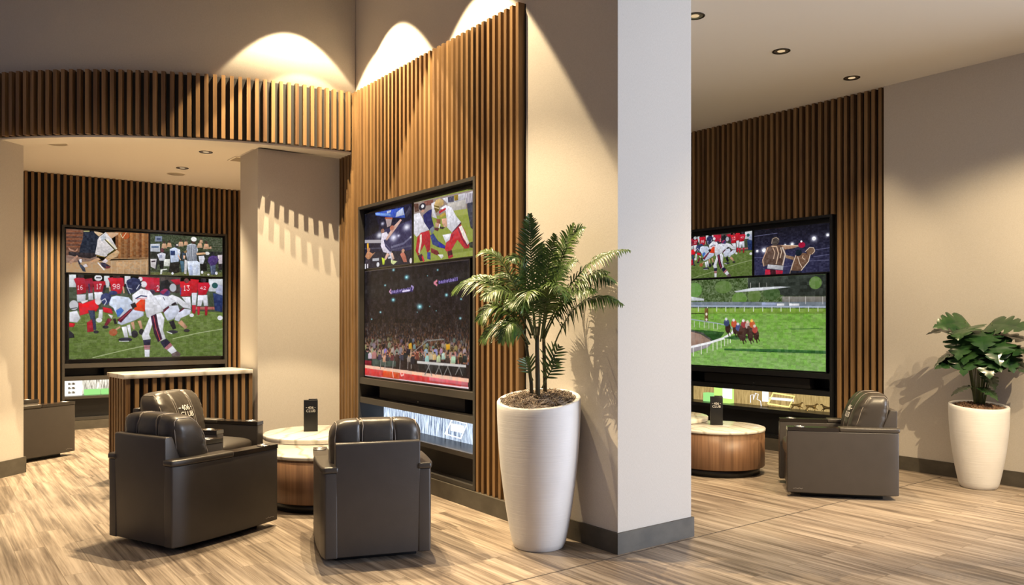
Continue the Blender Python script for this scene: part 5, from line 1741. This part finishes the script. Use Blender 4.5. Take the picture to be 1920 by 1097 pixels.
def menu(label, x, y, z, rz):
    t = thing('menu_holder', label, 'menu', (x, y, z), rz, 'black menu holders')
    MB().rbox(-.062, .062, -.022, .022, 0, .285, .002).build('body', MT['black'], t)
    MB().rbox(-.02, .058, .024, .034, 0, .293, .002).build('page', MT['bezel'], t)
    e = emblem(.034); e.v = [(v[0], -.0225-v[2], .205+v[1]) for v in e.v]
    e.build('emblem', MT['logo'], t)
menu('black menu holder with white emblem on the left lounge side table', 2.915, 6.94, .4905, R(-24))
menu('black menu holder with white emblem on the right lounge drum table', 6.519, 5.235, .4445, R(-49))

# ------------------------------------------------------------------ ceiling fittings
def downlight(label, x, y, z, power, group, spot=R(110), r=.062, blend=.7, col=(1., .76, .45)):
    t = thing('recessed_downlight', label, 'downlight', (x, y, z), 0, group)
    MB().lathe([(r, -.001), (r+.012, -.006), (r+.016, -.004), (r+.016, 0), (r, 0)], 32).build('trim_ring', MT['bronze'], t)
    MB().lathe([(r, -.002), (r*.55, -.0008)], 32).build('reflector', MT['reflector'], t)
    MB().lathe([(0, -.0015), (r*.55, -.0015)], 24).build('lamp', MT['lamp'], t)
    spot_light('downlight_beam', (x, y, z-.02), (x, y, 0), power, spot, blend, .05, col)
def spot_light(name, loc, target, power, angle, blend, radius, col):
    l = bpy.data.lights.new(name, 'SPOT'); l.energy = power; l.spot_size = angle; l.spot_blend = blend; l.shadow_soft_size = radius; l.color = col
    o = bpy.data.objects.new(name, l); COL.objects.link(o); o.location = loc
    o.rotation_euler = (Vector(target)-Vector(loc)).to_track_quat('-Z', 'Y').to_euler(); return o
DR = 'right lounge downlights'
downlight('round ceiling downlight in the right lounge nearest the partition', 4.938, 4.176, 3.9, PW['right'], DR, R(66))
downlight('middle of three round ceiling downlights in the right lounge', 6.199, 4.26, 3.9, PW['right'], DR, R(66))
downlight('round ceiling downlight in the right lounge nearest the slatted wall', 7.438, 4.31, 3.9, PW['right']*.3, DR, R(66))
DL = 'left lounge downlights'
downlight('round ceiling downlight in the left lounge nearer the fascia', 2.795, 9.773, 3.5, PW['left'], DL)
downlight('round ceiling downlight in the left lounge nearer the back screens', 2.842, 10.983, 3.5, PW['left'], DL)
for (x, y), lb in (((1.307, 10.319), 'round speaker grille in the left lounge ceiling beside the left pier'), ((2.886, 11.475), 'round speaker grille in the left lounge ceiling behind the downlights')):
    t = thing('ceiling_speaker', lb, 'speaker', (x, y, 3.5))
    MB().lathe([(0, -.004), (.11, -.004), (.115, 0)], 32).build('grille', MT['speaker_white'], t)
    MB().lathe([(.115, -.005), (.125, -.004), (.127, 0)], 32).build('rim', MT['white'], t)
t = thing('ceiling_vent', 'square white air vent in the left lounge ceiling half behind the pier', 'vent', (3.30, 9.95, 3.5))
m = MB()
for k in range(6): m.box(-.13, .13, -.12+k*.045, -.12+k*.045+.02, -.008, 0)
m.build('slats', MT['speaker_white'], t)
m = MB().box(-.15, .15, -.15, -.13, -.010, 0).box(-.15, .15, .13, .15, -.010, 0).box(-.15, -.13, -.13, .13, -.010, 0).box(.13, .15, -.13, .13, -.010, 0); m.build('frame', MT['white'], t)
# ------------------------------------------------------------------ club armchair (local: +y is the front, origin on the floor)
def cushion_shape(nx=56, ny=16, nz=30):
    """back cushion: three bays between two sewn channels, gathered sides"""
    bm = bmesh.new(); idx = {}
    def vert(i, j, k):
        key = (i, j, k)
        if key not in idx: idx[key] = bm.verts.new((2*i/nx-1, 2*j/ny-1, 2*k/nz-1))
        return idx[key]
    for i in range(nx):
        for j in range(ny):
            for k in (0, nz): bm.faces.new([vert(i, j, k), vert(i+1, j, k), vert(i+1, j+1, k), vert(i, j+1, k)])
    for i in range(nx):
        for k in range(nz):
            for j in (0, ny): bm.faces.new([vert(i, j, k), vert(i+1, j, k), vert(i+1, j, k+1), vert(i, j, k+1)])
    for j in range(ny):
        for k in range(nz):
            for i in (0, nx): bm.faces.new([vert(i, j, k), vert(i, j+1, k), vert(i, j+1, k+1), vert(i, j, k+1)])
    for v in bm.verts:
        v.co = cushion_map(v.co)
    return bm
CA, CB, CC = .284, .125, .225
def cushion_map(q, lift=0.):
    x, y, z = q
    p = 5.4
    nrm = (abs(x)**p+abs(y)**p+abs(z)**p)**(1/p); x, y, z = x/nrm, y/nrm, z/nrm
    g = sum(math.exp(-((x-s)/.030)**2) for s in (-.36, .36))           # sewn channels
    edge = max(0., abs(x)-.72)/.28
    puff = 1+.06*math.cos(min(1, abs(((x+.36) % .72)-.36)/.36)*PI/2)*(1 if abs(x) < 1.08 else 0)
    yy = y*CB*(puff-.13*g)*(1-.16*edge*edge)
    # softer top, thicker foot; a belly towards the sitter
    zz = z*CC*(1-.03*g*(z > 0))*(1-.05*edge*edge)
    wd = CA*(1+.03*z-.10*max(0, -z-.25))
    w = noise.noise(Vector((x*3, y*4, z*9)))*.010*edge + noise.noise(Vector((x*2.2, y*2.2, z*2.2)))*.006
    fold = .009*math.sin(z*17+y*5+3*noise.noise(Vector((x*2, y*2, z*2))))*edge+.004*noise.noise(Vector((x*7, y*7, z*11)))
    yy += (w+fold)*(1 if y > 0 else -.4)
    yy *= 1-.34*max(0, z)**2
    yy += -.055*z + (.02*(1-z*z) if y > 0 else 0) + lift*(1 if y > 0 else -1)
    return Vector((x*wd, yy-.245, .655+zz+lift*.2))

def armchair(label):
    W, D = .715, .885; h = W/2; AW = .108
    t = thing('armchair', label, 'armchair', (0, 0, 0), 0, 'leather club armchairs')
    MB().rbox(-h+.10, h-.10, -D/2+.11, D/2-.12, 0, .05, .004).build('plinth', MT['black'], t)
    for sg in (-1, 1):
        def plan(y): return h-.020*((y/(D/2))**2)-(.012 if y < -D/2+.03 else 0)
        ys = [-D/2+D*i/14 for i in range(15)]
        pts = [(sg*plan(y), y) for y in ys]+[(sg*(h-AW), D/2), (sg*(h-AW), -D/2)]
        bm = bmesh.new(); mb = MB().prism(pts, .042, .566)
        vv = [bm.verts.new(v) for v in mb.v]
        for f in mb.f: bm.faces.new([vv[i] for i in f])
        bmesh.ops.recalc_face_normals(bm, faces=bm.faces[:])
        eds = [e for e in bm.edges if len(e.link_faces) == 2 and e.calc_face_angle(0) > .6]
        bmesh.ops.bevel(bm, geom=eds, offset=.010, segments=3, profile=.6, affect='EDGES')
        m = MB(); m.from_bm(bm)
        a = m.build('arm', MT['leather'], t)
        # padded rear half of the arm top
        yj = .035
        ysr = [-D/2-.008+(yj+D/2)*i/8 for i in range(9)]
        pts = [(sg*(plan(max(y, -D/2))+.006), y) for y in ysr]+[(sg*(h-AW-.004), yj-.008), (sg*(h-AW-.004), -D/2-.008)]
        bm = bmesh.new(); mb = MB().prism(pts, .566, .604)
        vv = [bm.verts.new(v) for v in mb.v]
        for f in mb.f: bm.faces.new([vv[i] for i in f])
        bmesh.ops.recalc_face_normals(bm, faces=bm.faces[:])
        eds = [e for e in bm.edges if len(e.link_faces) == 2 and e.calc_face_angle(0) > .6]
        bmesh.ops.bevel(bm, geom=eds, offset=.013, segments=3, profile=.6, affect='EDGES')
        m = MB(); m.from_bm(bm); m.build('arm_pad', MT['leather_soft'], a)
        # glossy console with a steel cup holder on the front half
        ysf = [yj-.006+(D/2+.004-yj)*i/8 for i in range(9)]
        pts = [(sg*(plan(min(y, D/2))+.003), y) for y in ysf]+[(sg*(h-AW-.002), ysf[-1]), (sg*(h-AW-.002), ysf[0])]
        MB().prism(pts, .566, .596).build('arm_tray', MT['tray'], a)
        cx, cy = sg*(h-AW/2), D/2-.105
        MB().lathe([(.034, .5962), (.046, .5962), (.046, .600), (.038, .6015), (.034, .598), (.034, .5968)], 32, (cx, cy)).lathe([(0, .5966), (.034, .5966)], 24, (cx, cy), 1).build('cup_holder', [MT['chrome'], MT['chrome']], a)
        # small stitched maker's patch at the lower front corner of the outer side
        m = MB(); y0 = D/2-.13
        q = [(sg*(plan(D/2-.1)+.0005), y0+.0085*k, .075+.006*math.sin(k*1.9)+.006*(k % 3 == 0)) for k in range(11)]
        m.tube(q, .0016, 5); m.build('side_patch', MT['stitch'], a)
    # back board, a wedge between the arms
    bw = h-AW+.012
    pr = [(-D/2+.004, .045), (-D/2-.002, .735), (-D/2+.006, .747), (-D/2+.052, .747), (-D/2+.060, .735), (-D/2+.150, .50), (-D/2+.150, .045)]
    m = MB(); n = len(pr)
    m.add([(s*bw, y, z) for s in (-1, 1) for y, z in pr], [tuple(range(n)), tuple(range(n, 2*n))[::-1]]+[(i, (i+1) % n, n+(i+1) % n, n+i) for i in range(n)])
    bm = bmesh.new(); vv = [bm.verts.new(v) for v in m.v]
    for f in m.f: bm.faces.new([vv[i] for i in f])
    bmesh.ops.recalc_face_normals(bm, faces=bm.faces[:])
    bmesh.ops.bevel(bm, geom=[e for e in bm.edges if e.calc_face_angle(0) > .35], offset=.006, segments=2, profile=.6, affect='EDGES')
    m = MB(); m.from_bm(bm); m.build('back_board', MT['leather'], t)
    # seat box and cushion
    MB().rbox(-h+AW-.004, h-AW+.004, -D/2+.14, D/2-.035, .045, .315, .02, 3).build('seat_box', MT['leather'], t)
    bm = bmesh.new(); bmesh.ops.create_cube(bm, size=2); bmesh.ops.subdivide_edges(bm, edges=bm.edges[:], cuts=14, use_grid_fill=True)
    for v in bm.verts:
        x, y, z = v.co; p = 6; nr = (abs(x)**p+abs(y)**p+abs(z)**p)**(1/p); x, y, z = x/nr, y/nr, z/nr
        v.co = Vector((x*(h-AW-.001), .085+y*.345, .385+z*.075+(.022*(1-x*x)*(1-y*y) if z > 0 else 0)))
    m = MB(); m.from_bm(bm); m.build('seat_cushion', MT['leather_soft'], t)
    bm = cushion_shape(); bt = BVHTree.FromBMesh(bm)
    m = MB(); m.from_bm(bm); c = m.build('back_cushion', MT['leather_soft'], t)
    # stitching: two welts over the cushion and one round each side
    m = MB()
    for s in (-.395, -.325, .325, .395):
        pts = [(s, -1, -.2), (s, -1, .1), (s, -1, .4), (s, -1, .7), (s, -1, .9), (s, -.8, 1), (s, -.4, 1), (s, 0, 1), (s, .4, 1), (s, .8, 1), (s, 1, .9), (s, 1, .6), (s, 1, .3), (s, 1, 0), (s, 1, -.3), (s, 1, -.6), (s, 1, -.9)]
        m.tube([cushion_map(Vector(p), .0012) for p in pts], .0030, 5)
    for s in (-.93, .93):
        pts = [(s, .8, -.95), (s, .8, -.5), (s, .8, 0), (s, .8, .4), (s, .8, .8), (s, .55, 1), (s, .2, 1), (s, -.2, 1), (s, -.6, 1), (s, -.85, .9), (s, -.9, .5), (s, -.9, 0)]
        q = [cushion_map(Vector(p), .002) for p in pts]; q = [Vector((v.x*1.012, v.y, v.z)) for v in q]
        m.tube(q, .0030, 5)
    m.build('stitching', MT['stitch'], c)
    e = emblem(.066); out = []
    for x, y, z in e.v:
        hit = bt.ray_cast(Vector((-x, 1., .715+y)), Vector((0, -1, 0)))
        yy = hit[0].y if hit[0] else -.12
        out.append((-x, yy+.0065+z, .715+y))
    e.v = out; e.build('emblem', MT['logo'], c)
    return t
ch = armchair('charcoal leather armchair at the left front, its back corner towards the viewer')
ch.location = (1.607, 5.855, 0); ch.rotation_euler = (0, 0, R(-67))
dup(ch, (2.466, 4.883, 0), R(-19.5), 'charcoal leather armchair seen straight from behind, nearest the white palm pot')
dup(ch, (1.998, 7.252, 0), R(-142), 'leather armchair with emblem on its cushion facing forward, against the slatted counter')
dup(ch, (.914, 10.166, 0), R(-60), 'leather armchair half hidden behind the left pier, below the left screens')
dup(ch, (6.504, 3.922, 0), R(40.6), 'leather armchair seen from the side in the right lounge, near the monstera')

# ------------------------------------------------------------------ planters
def planter(parent, r0, r1, hgt, ax, ay, fill, mat='pot'):
    """tall tapered pot with a slanting rim; (ax, ay) is the slope of the rim"""
    def prof(inner):
        P = []
        for i in range(25):
            u = i/24
            P.append((r0+(r1-r0)*math.sin(u*PI/2)**.85, u*hgt))
        return P
    P = [(0, 0), (r0-.012, 0), (r0-.003, .006)]+prof(0)[1:]+[(r1-.004, hgt+.006), (r1-.026, hgt+.006), (r1-.032, hgt-.004), (r1-.036, hgt-.13), (0, hgt-.13)]
    def tilt(x, y, z): return (ax*x+ay*y)*max(0, (z-.25*hgt)/(.75*hgt))
    MB().lathe(P, 72, (0, 0), 0, tilt).build('pot', MT[mat], parent)
    def top(x, y): return hgt-.016+ax*x+ay*y
    return top
def scatter_moss(name, parent, r, top, mat, n, curl, seed):
    rnd = random.Random(seed); m = MB(); N = 26
    vs = [(0, 0, top(0, 0)+.02)]; fs = []
    for i in range(1, N//2+1):
        rr = r*i/(N//2)
        for k in range(40):
            a = 2*PI*k/40; x, y = rr*math.cos(a), rr*math.sin(a)
            vs.append((x, y, top(x, y)+.03*(1-(rr/r)**2)+.014*noise.noise(Vector((x*40, y*40, 3)))))
    for k in range(40): fs.append((0, 1+k, 1+(k+1) % 40))
    for i in range(N//2-1):
        for k in range(40):
            a = 1+i*40+k; b = 1+i*40+(k+1) % 40; fs.append((a, a+40, b+40, b))
    m.add(vs, fs, 0, True)
    for _ in range(n):
        rr = r*.97*math.sqrt(rnd.random()); a = rnd.random()*2*PI; x, y = rr*math.cos(a), rr*math.sin(a); z = top(x, y)+.03*(1-(rr/r)**2)
        if curl:
            q = []; ph = rnd.random()*6; s = .009+.016*rnd.random(); d = rnd.random()*6
            for j in range(6): q.append((x+s*math.cos(ph+j*1.3)*1.1+.004*j*math.cos(d), y+s*math.sin(ph+j*1.3)+.004*j*math.sin(d), z+.002+.009*j*rnd.random()+.012*math.sin(j)))
            m.tube(q, .0024, 4, 0, False)
        else:
            s = .008+.012*rnd.random(); c = Vector((x, y, z)); ax = Vector((rnd.uniform(-1, 1), rnd.uniform(-1, 1), rnd.uniform(-.4, .4))).normalized()*s
            m.tube([c-ax, c+ax], [s*.45, s*.3], 5)
    o = m.build(name, MT[mat], parent); o['kind'] = 'stuff'; return o

PALM = thing('potted_palm', 'tall potted palm with arching fronds in a white slanted pot beside the pillar', 'potted plant', (3.343, 4.155, 0))
cr, cf = Vector((.7997, -.6004)), Vector((.6004, .7997))      # screen-right and away-from-camera as floor directions
ax = cr*.060+cf*.150
top = planter(PALM, .170, .279, .975, ax.x, ax.y, 0)
scatter_moss('moss', PALM, .246, top, 'moss', 420, True, 3)
def pw_(px, py, dd):            # metres in the plant's own frame: right, up, away
    v = cr*px+cf*dd; return Vector((v.x, v.y, py))
WALLX = 3.575-3.343
def stem(name, pts, r0, r1, mat, parent):
    n = len(pts); MB().tube(pts, [r0+(r1-r0)*i/(n-1) for i in range(n)], 10).build(name, MT[mat], parent)
stem('trunk', [pw_(-.045, .93, .03), pw_(-.05, 1.08, .03), pw_(-.072, 1.25, .02), pw_(-.085, 1.36, .01)], .014, .010, 'trunk', PALM)
stem('trunk', [pw_(-.008, .92, -.03), pw_(-.008, 1.10, -.03), pw_(-.012, 1.30, -.025), pw_(-.012, 1.46, -.02)], .018, .013, 'trunk', PALM)
stem('trunk', [pw_(.045, .93, .04), pw_(.042, 1.10, .04), pw_(.036, 1.30, .03), pw_(.03, 1.45, .02)], .015, .011, 'trunk', PALM)

def frond(base, ctrl, tip, n, wid, face, droop, seed, lw=.0092, bare=.16):
    """one pinnate palm frond: a rib with two rows of narrow leaflets"""
    rnd = random.Random(seed); m = MB()
    B, C, T = (pw_(*base), pw_(*ctrl), pw_(*tip))
    def cur(u): return B*(1-u)**2+C*2*u*(1-u)+T*u*u
    def lim(v):
        if v.x > WALLX: v = Vector((WALLX-.004*rnd.random(), v.y, v.z))
        return v
    m.tube([lim(cur(i/18)) for i in range(19)], [.0045*(1-.8*i/18)+.0008 for i in range(19)], 6, 1)
    fdir = pw_(face[0], face[1], face[2]); fdir = Vector(fdir).normalized()
    for i in range(n):
        u = bare+(1-bare)*(i+.5)/n
        p = cur(u); t = (cur(min(1, u+.02))-cur(u-.02)).normalized()
        side = t.cross(fdir).normalized(); nor = side.cross(t).normalized()
        prof = math.sin(PI*min(1, ((u-bare)/(1-bare))**.75*.80+.16))
        for s in (-1, 1):
            ln = 1.12*wid*prof*(.85+.3*rnd.random())
            d = (side*s*.92+t*(.50+.65*((u-bare)/(1-bare))+rnd.uniform(-.12, .12))+nor*(.22+rnd.uniform(-.22, .22))).normalized()
            q = []; segs = 5
            for k in range(segs+1):
                w = k/segs
                q.append(p+d*ln*w+Vector((0, 0, -1))*droop*ln*w*w*(1+.3*rnd.random()))
            axis = t.cross(d).normalized() if t.cross(d).length > .01 else nor
            wv = axis.cross(d).normalized()
            if wv.dot(t) < 0: wv = -wv
            up = d.cross(wv)
            vs = []
            for k, c in enumerate(q):
                w = k/segs; hw = lw*(.55+1.2*w-1.75*w*w+.02)*.9 if w < 1 else .0004
                hw = max(.0004, hw)
                vs += [lim(c-wv*hw+up*hw*.35), lim(c), lim(c+wv*hw+up*hw*.35)]
            fs = []
            for k in range(segs):
                a = 3*k; fs += [(a, a+1, a+4, a+3), (a+1, a+2, a+5, a+4)]
            m.add(vs, fs, 0, True)
    # one pair at the very tip
    return m.build('frond', [MT['frond'], MT['green_stem']], PALM)
# base / control / tip given as (right, height, away); the facing side of the blade as a direction in the same frame
FR = [
 ((-.03, 1.38, 0), (-.055, 1.95, .04), (-.062, 2.20, -.06), 36, .140, (0, .15, -1), .10),
 ((.00, 1.40, 0), (.05, 1.85, .02), (.10, 2.06, -.14), 30, .135, (-.3, .3, -1), .25),
 ((.02, 1.40, 0), (.17, 2.12, -.02), (.285, 2.09, -.20), 34, .150, (-.7, .5, -.7), .35),
 ((.02, 1.40, 0), (.15, 2.00, .02), (.225, 2.13, -.12), 30, .140, (-.6, .4, -.8), .30),
 ((.02, 1.38, -.02), (.26, 1.98, -.22), (.545, 1.93, -.42), 34, .125, (-.2, .9, -.6), .55),
 ((.03, 1.38, 0), (.28, 1.93, -.10), (.465, 1.74, -.32), 34, .150, (.1, .9, -.5), .60),
 ((.09, 1.30, -.02), (.24, 1.78, -.20), (.505, 1.60, -.38), 34, .140, (0, .9, -.5), .55),
 ((.03, 1.38, -.02), (.24, 1.86, -.16), (.420, 1.80, -.34), 32, .140, (-.2, .9, -.5), .50),
 ((-.05, 1.40, 0), (-.34, 1.95, .02), (-.585, 1.69, .10), 38, .135, (0, .9, -.5), .50),
 ((-.03, 1.42, 0), (-.25, 2.06, .04), (-.405, 1.96, .12), 34, .135, (.4, .8, -.6), .40),
 ((-.02, 1.42, -.02), (-.10, 2.02, -.10), (-.185, 1.88, -.24), 30, .135, (.1, .9, -.6), .45),
 ((-.06, 1.34, 0), (-.26, 1.76, -.06), (-.405, 1.50, -.06), 34, .145, (0, .9, -.6), .55),
 ((-.07, 1.32, .02), (-.22, 1.62, .02), (-.395, 1.36, .10), 28, .130, (0, .8, -.6), .55),
 ((-.02, 1.40, -.04), (-.06, 1.88, -.26), (-.115, 1.55, -.46), 32, .135, (0, .8, .6), .45),
 ((.02, 1.40, -.04), (.08, 1.90, -.24), (.14, 1.62, -.44), 32, .135, (0, .8, .6), .45),
 ((.03, 1.40, 0), (.10, 1.90, -.06), (.235, 1.88, -.20), 30, .135, (-.4, .7, -.7), .35),
 ((-.04, 1.40, .02), (-.16, 1.88, .06), (-.31, 1.80, .16), 30, .140, (.2, .8, -.6), .40),
 ((-.03, 1.40, -.03), (-.20, 1.84, -.16), (-.36, 1.64, -.24), 34, .140, (.1, .9, -.4), .50),
 ((.03, 1.36, -.03), (.18, 1.78, -.18), (.34, 1.68, -.34), 30, .135, (-.2, .9, -.5), .50),
 ((-.07, 1.34, -.02), (-.18, 1.62, -.10), (-.25, 1.36, -.18), 28, .125, (0, .8, -.6), .55),
 ((.00, 1.42, .02), (.02, 1.84, .10), (.03, 2.02, .12), 28, .135, (0, .2, -1), .25),
 ((-.02, 1.36, -.03), (-.12, 1.74, -.20), (-.20, 1.58, -.34), 30, .130, (.1, .9, -.3), .50),
 ((.01, 1.36, -.03), (.05, 1.74, -.18), (.06, 1.72, -.36), 28, .125, (0, .9, -.3), .50),
 ((-.05, 1.38, .02), (-.22, 1.84, .06), (-.45, 1.80, .14), 32, .130, (.1, .9, -.5), .45),
]
for i, a in enumerate(FR): frond(*a, 50+i)
# short young leaves low on the stems
for i, a in enumerate([((.03, 1.12, 0), (.08, 1.24, -.04), (.135, 1.33, -.06), 7, .11, (0, .5, -1), .05),
                       ((.02, 1.05, -.02), (.07, 1.16, -.05), (.12, 1.24, -.07), 7, .10, (0, .5, -1), .05),
                       ((-.04, 1.10, 0), (-.07, 1.18, -.02), (-.09, 1.25, -.03), 6, .09, (0, .5, -1), .05)]): frond(*a, 90+i, .010, .30)

MON = thing('potted_monstera', 'dark split-leaf monstera in a cream white pot against the right wall', 'potted plant', (7.682, 3.236, 0))
ax = cr*.0+cf*.085
top = planter(MON, .150, .242, .735, ax.x, ax.y, 0)
scatter_moss('bark_chips', MON, .205, top, 'soil', 420, False, 4)
mr = Vector((7.682, 3.236)).normalized(); mrr = Vector((mr.y, -mr.x))     # away / right seen from the viewer
def pm(x, z, d):
    v = mrr*x+mr*d; return Vector((v.x, v.y, z))
def monstera_leaf(x, z, d, size, yaw, pitch, roll, seed, sx=0., sz=1.0):
    """heart-shaped leaf with deep side notches; yaw turns the tip (0 = screen right), pitch tips it down"""
    rnd = random.Random(seed); m = MB()
    side = []; N = 40
    lob = 5
    for i in range(N+1):
        u = i/N                                   # 0 at the stalk notch, 1 at the tip
        w = .62*math.sin(PI*min(1, u*.98+.02)**.62)*(1-.12*u)
        cutp = (u*lob+.35) % 1
        notch = 1-.52*max(0, 1-abs(cutp-.5)/.20)*(1 if .14 < u < .90 else 0)
        side.append((-.16*math.sin(PI*min(1, u*5)) * (1 if u < .2 else 0)+u, w*notch))
    vs = []; cols = 4
    for sgn in (1, -1):
        for (a, w) in side:
            for k in range(cols+1):
                v = w*k/cols*sgn
                zz = -.30*(a-.4)**2-.22*abs(v)*0+.10*abs(v)-.22*v*v+.03*math.sin(a*22)*abs(v)
                vs.append((a*size, v*size, zz*size))
    fs = []; n1 = (N+1)*(cols+1)
    for s in (0, 1):
        for i in range(N):
            for k in range(cols):
                q = s*n1+i*(cols+1)+k; fs.append((q, q+1, q+cols+2, q+cols+1))
    M = Matrix.Rotation(yaw, 4, 'Z') @ Matrix.Rotation(pitch, 4, 'Y') @ Matrix.Rotation(roll, 4, 'X')
    base = Matrix.Rotation(math.atan2(mrr.y, mrr.x), 4, 'Z')
    P = pm(x, z, d)
    LX = 7.955-7.682
    def put(v):
        w = base @ (M @ Vector(v))+P
        if w.x > LX: w.x = LX-.006*rnd.random()
        return w
    m.add([put(v) for v in vs], fs, 0, True)
    m.build('leaf', MT['monstera'], MON)
    # its stalk back to the clump
    s = pm(sx, .72, -.01); e = put((0, 0, 0)); c = (s+e)/2+Vector((0, 0, .10*sz))
    MB().tube([s*(1-u)**2+c*2*u*(1-u)+e*u*u for u in [k/8 for k in range(9)]], .0045, 6).build('stalk', MT['green_stem'], MON)
q = R
for a in [(-.10, 1.475, -.12, .27, q(205), q(8), q(-35)), (-.07, 1.44, -.20, .27, q(250), q(22), q(10)), (.10, 1.46, -.08, .30, q(-20), q(8), q(25)),
          (-.12, 1.41, -.02, .30, q(170), q(6), q(10)), (.14, 1.36, -.05, .34, q(5), q(12), q(-10)), (.14, 1.25, -.10, .34, q(-15), q(10), q(10)),
          (-.12, 1.26, -.08, .30, q(195), q(35), q(0)), (-.08, 1.14, -.12, .28, q(200), q(14), q(-20)), (.12, 1.16, -.08, .32, q(-10), q(20), q(20)),
          (.04, 1.20, -.16, .24, q(-50), q(35), q(15)), (-.02, 1.32, -.16, .28, q(240), q(45), q(0)), (.06, 1.30, -.14, .28, q(-60), q(40), q(0)),
          (-.08, .90, -.09, .17, q(200), q(30), q(0)), (.03, .89, -.10, .17, q(-30), q(35), q(0)), (.06, 1.02, -.06, .17, q(-40), q(55), q(0)),
          (-.10, 1.36, -.16, .27, q(-110), q(48), q(0)), (.02, 1.40, -.18, .26, q(-85), q(38), q(0)), (.10, 1.34, -.16, .28, q(-70), q(50), q(0)), (-.08, 1.24, -.18, .27, q(-105), q(55), q(0)), (.06, 1.22, -.18, .26, q(-80), q(58), q(0)), (.16, 1.24, -.14, .26, q(-55), q(45), q(0)),
          (.0, 1.38, .02, .28, q(100), q(10), q(0)), (-.04, 1.22, .0, .26, q(140), q(25), q(0))]:
    monstera_leaf(a[0], a[1]+.02, a[2], a[3]*1.05, *a[4:], int(a[0]*1000+a[1]*100), a[0]*.25)

# ------------------------------------------------------------------ light
W_ = bpy.data.worlds.new('daylight'); scene.world = W_; W_.use_nodes = True
bg = W_.node_tree.nodes['Background']; bg.inputs[0].default_value = (.64, .69, 1., 1); bg.inputs[1].default_value = PW['world']
def area(name, loc, target, sx, sy, power, col):
    l = bpy.data.lights.new(name, 'AREA'); l.shape = 'RECTANGLE'; l.size = sx; l.size_y = sy; l.energy = power; l.color = col
    o = bpy.data.objects.new(name, l); COL.objects.link(o); o.location = loc
    o.rotation_euler = (Vector(target)-Vector(loc)).to_track_quat('-Z', 'Y').to_euler(); return o
WARM = (1., .77, .46)
# hall downlights close to the walls: the scallops and the hard comb shadows
for nm, p, e, an in (('hall_spot', (3.022, 6.756), PW['hall'], 71), ('hall_spot', (2.99, 5.32), PW['hall2'], 65), ('hall_spot', (2.898, 7.02), PW['hall3'], 73)):
    spot_light(nm, (p[0], p[1], 5.26), (p[0], p[1], 0), e, R(an), .08, .014, WARM)
for p, e, an in PW['pool']:
    spot_light('hall_spot', (p[0], p[1], 5.26), (p[0], p[1], 0), e, R(an), .35, .02, WARM)
for loc, tgt, e, ang in PW['extra']:  # unseen spots; those for the right armchair and left ceiling are added fill
    spot_light('unseen_spot', loc, tgt, e, R(ang), .5, .014, WARM)
# added cool area light out of view to the right; no glazing is built
for loc, tgt, sx, sy, e in PW['cool_fill']:
    area('added_cool_fill', loc, tgt, sx, sy, e, (.77, .85, 1.))
scene.view_settings.view_transform = 'Standard'; scene.view_settings.look = 'None'
scene.view_settings.exposure = 0.; scene.view_settings.gamma = 1.
scene.view_settings.use_curve_mapping = False
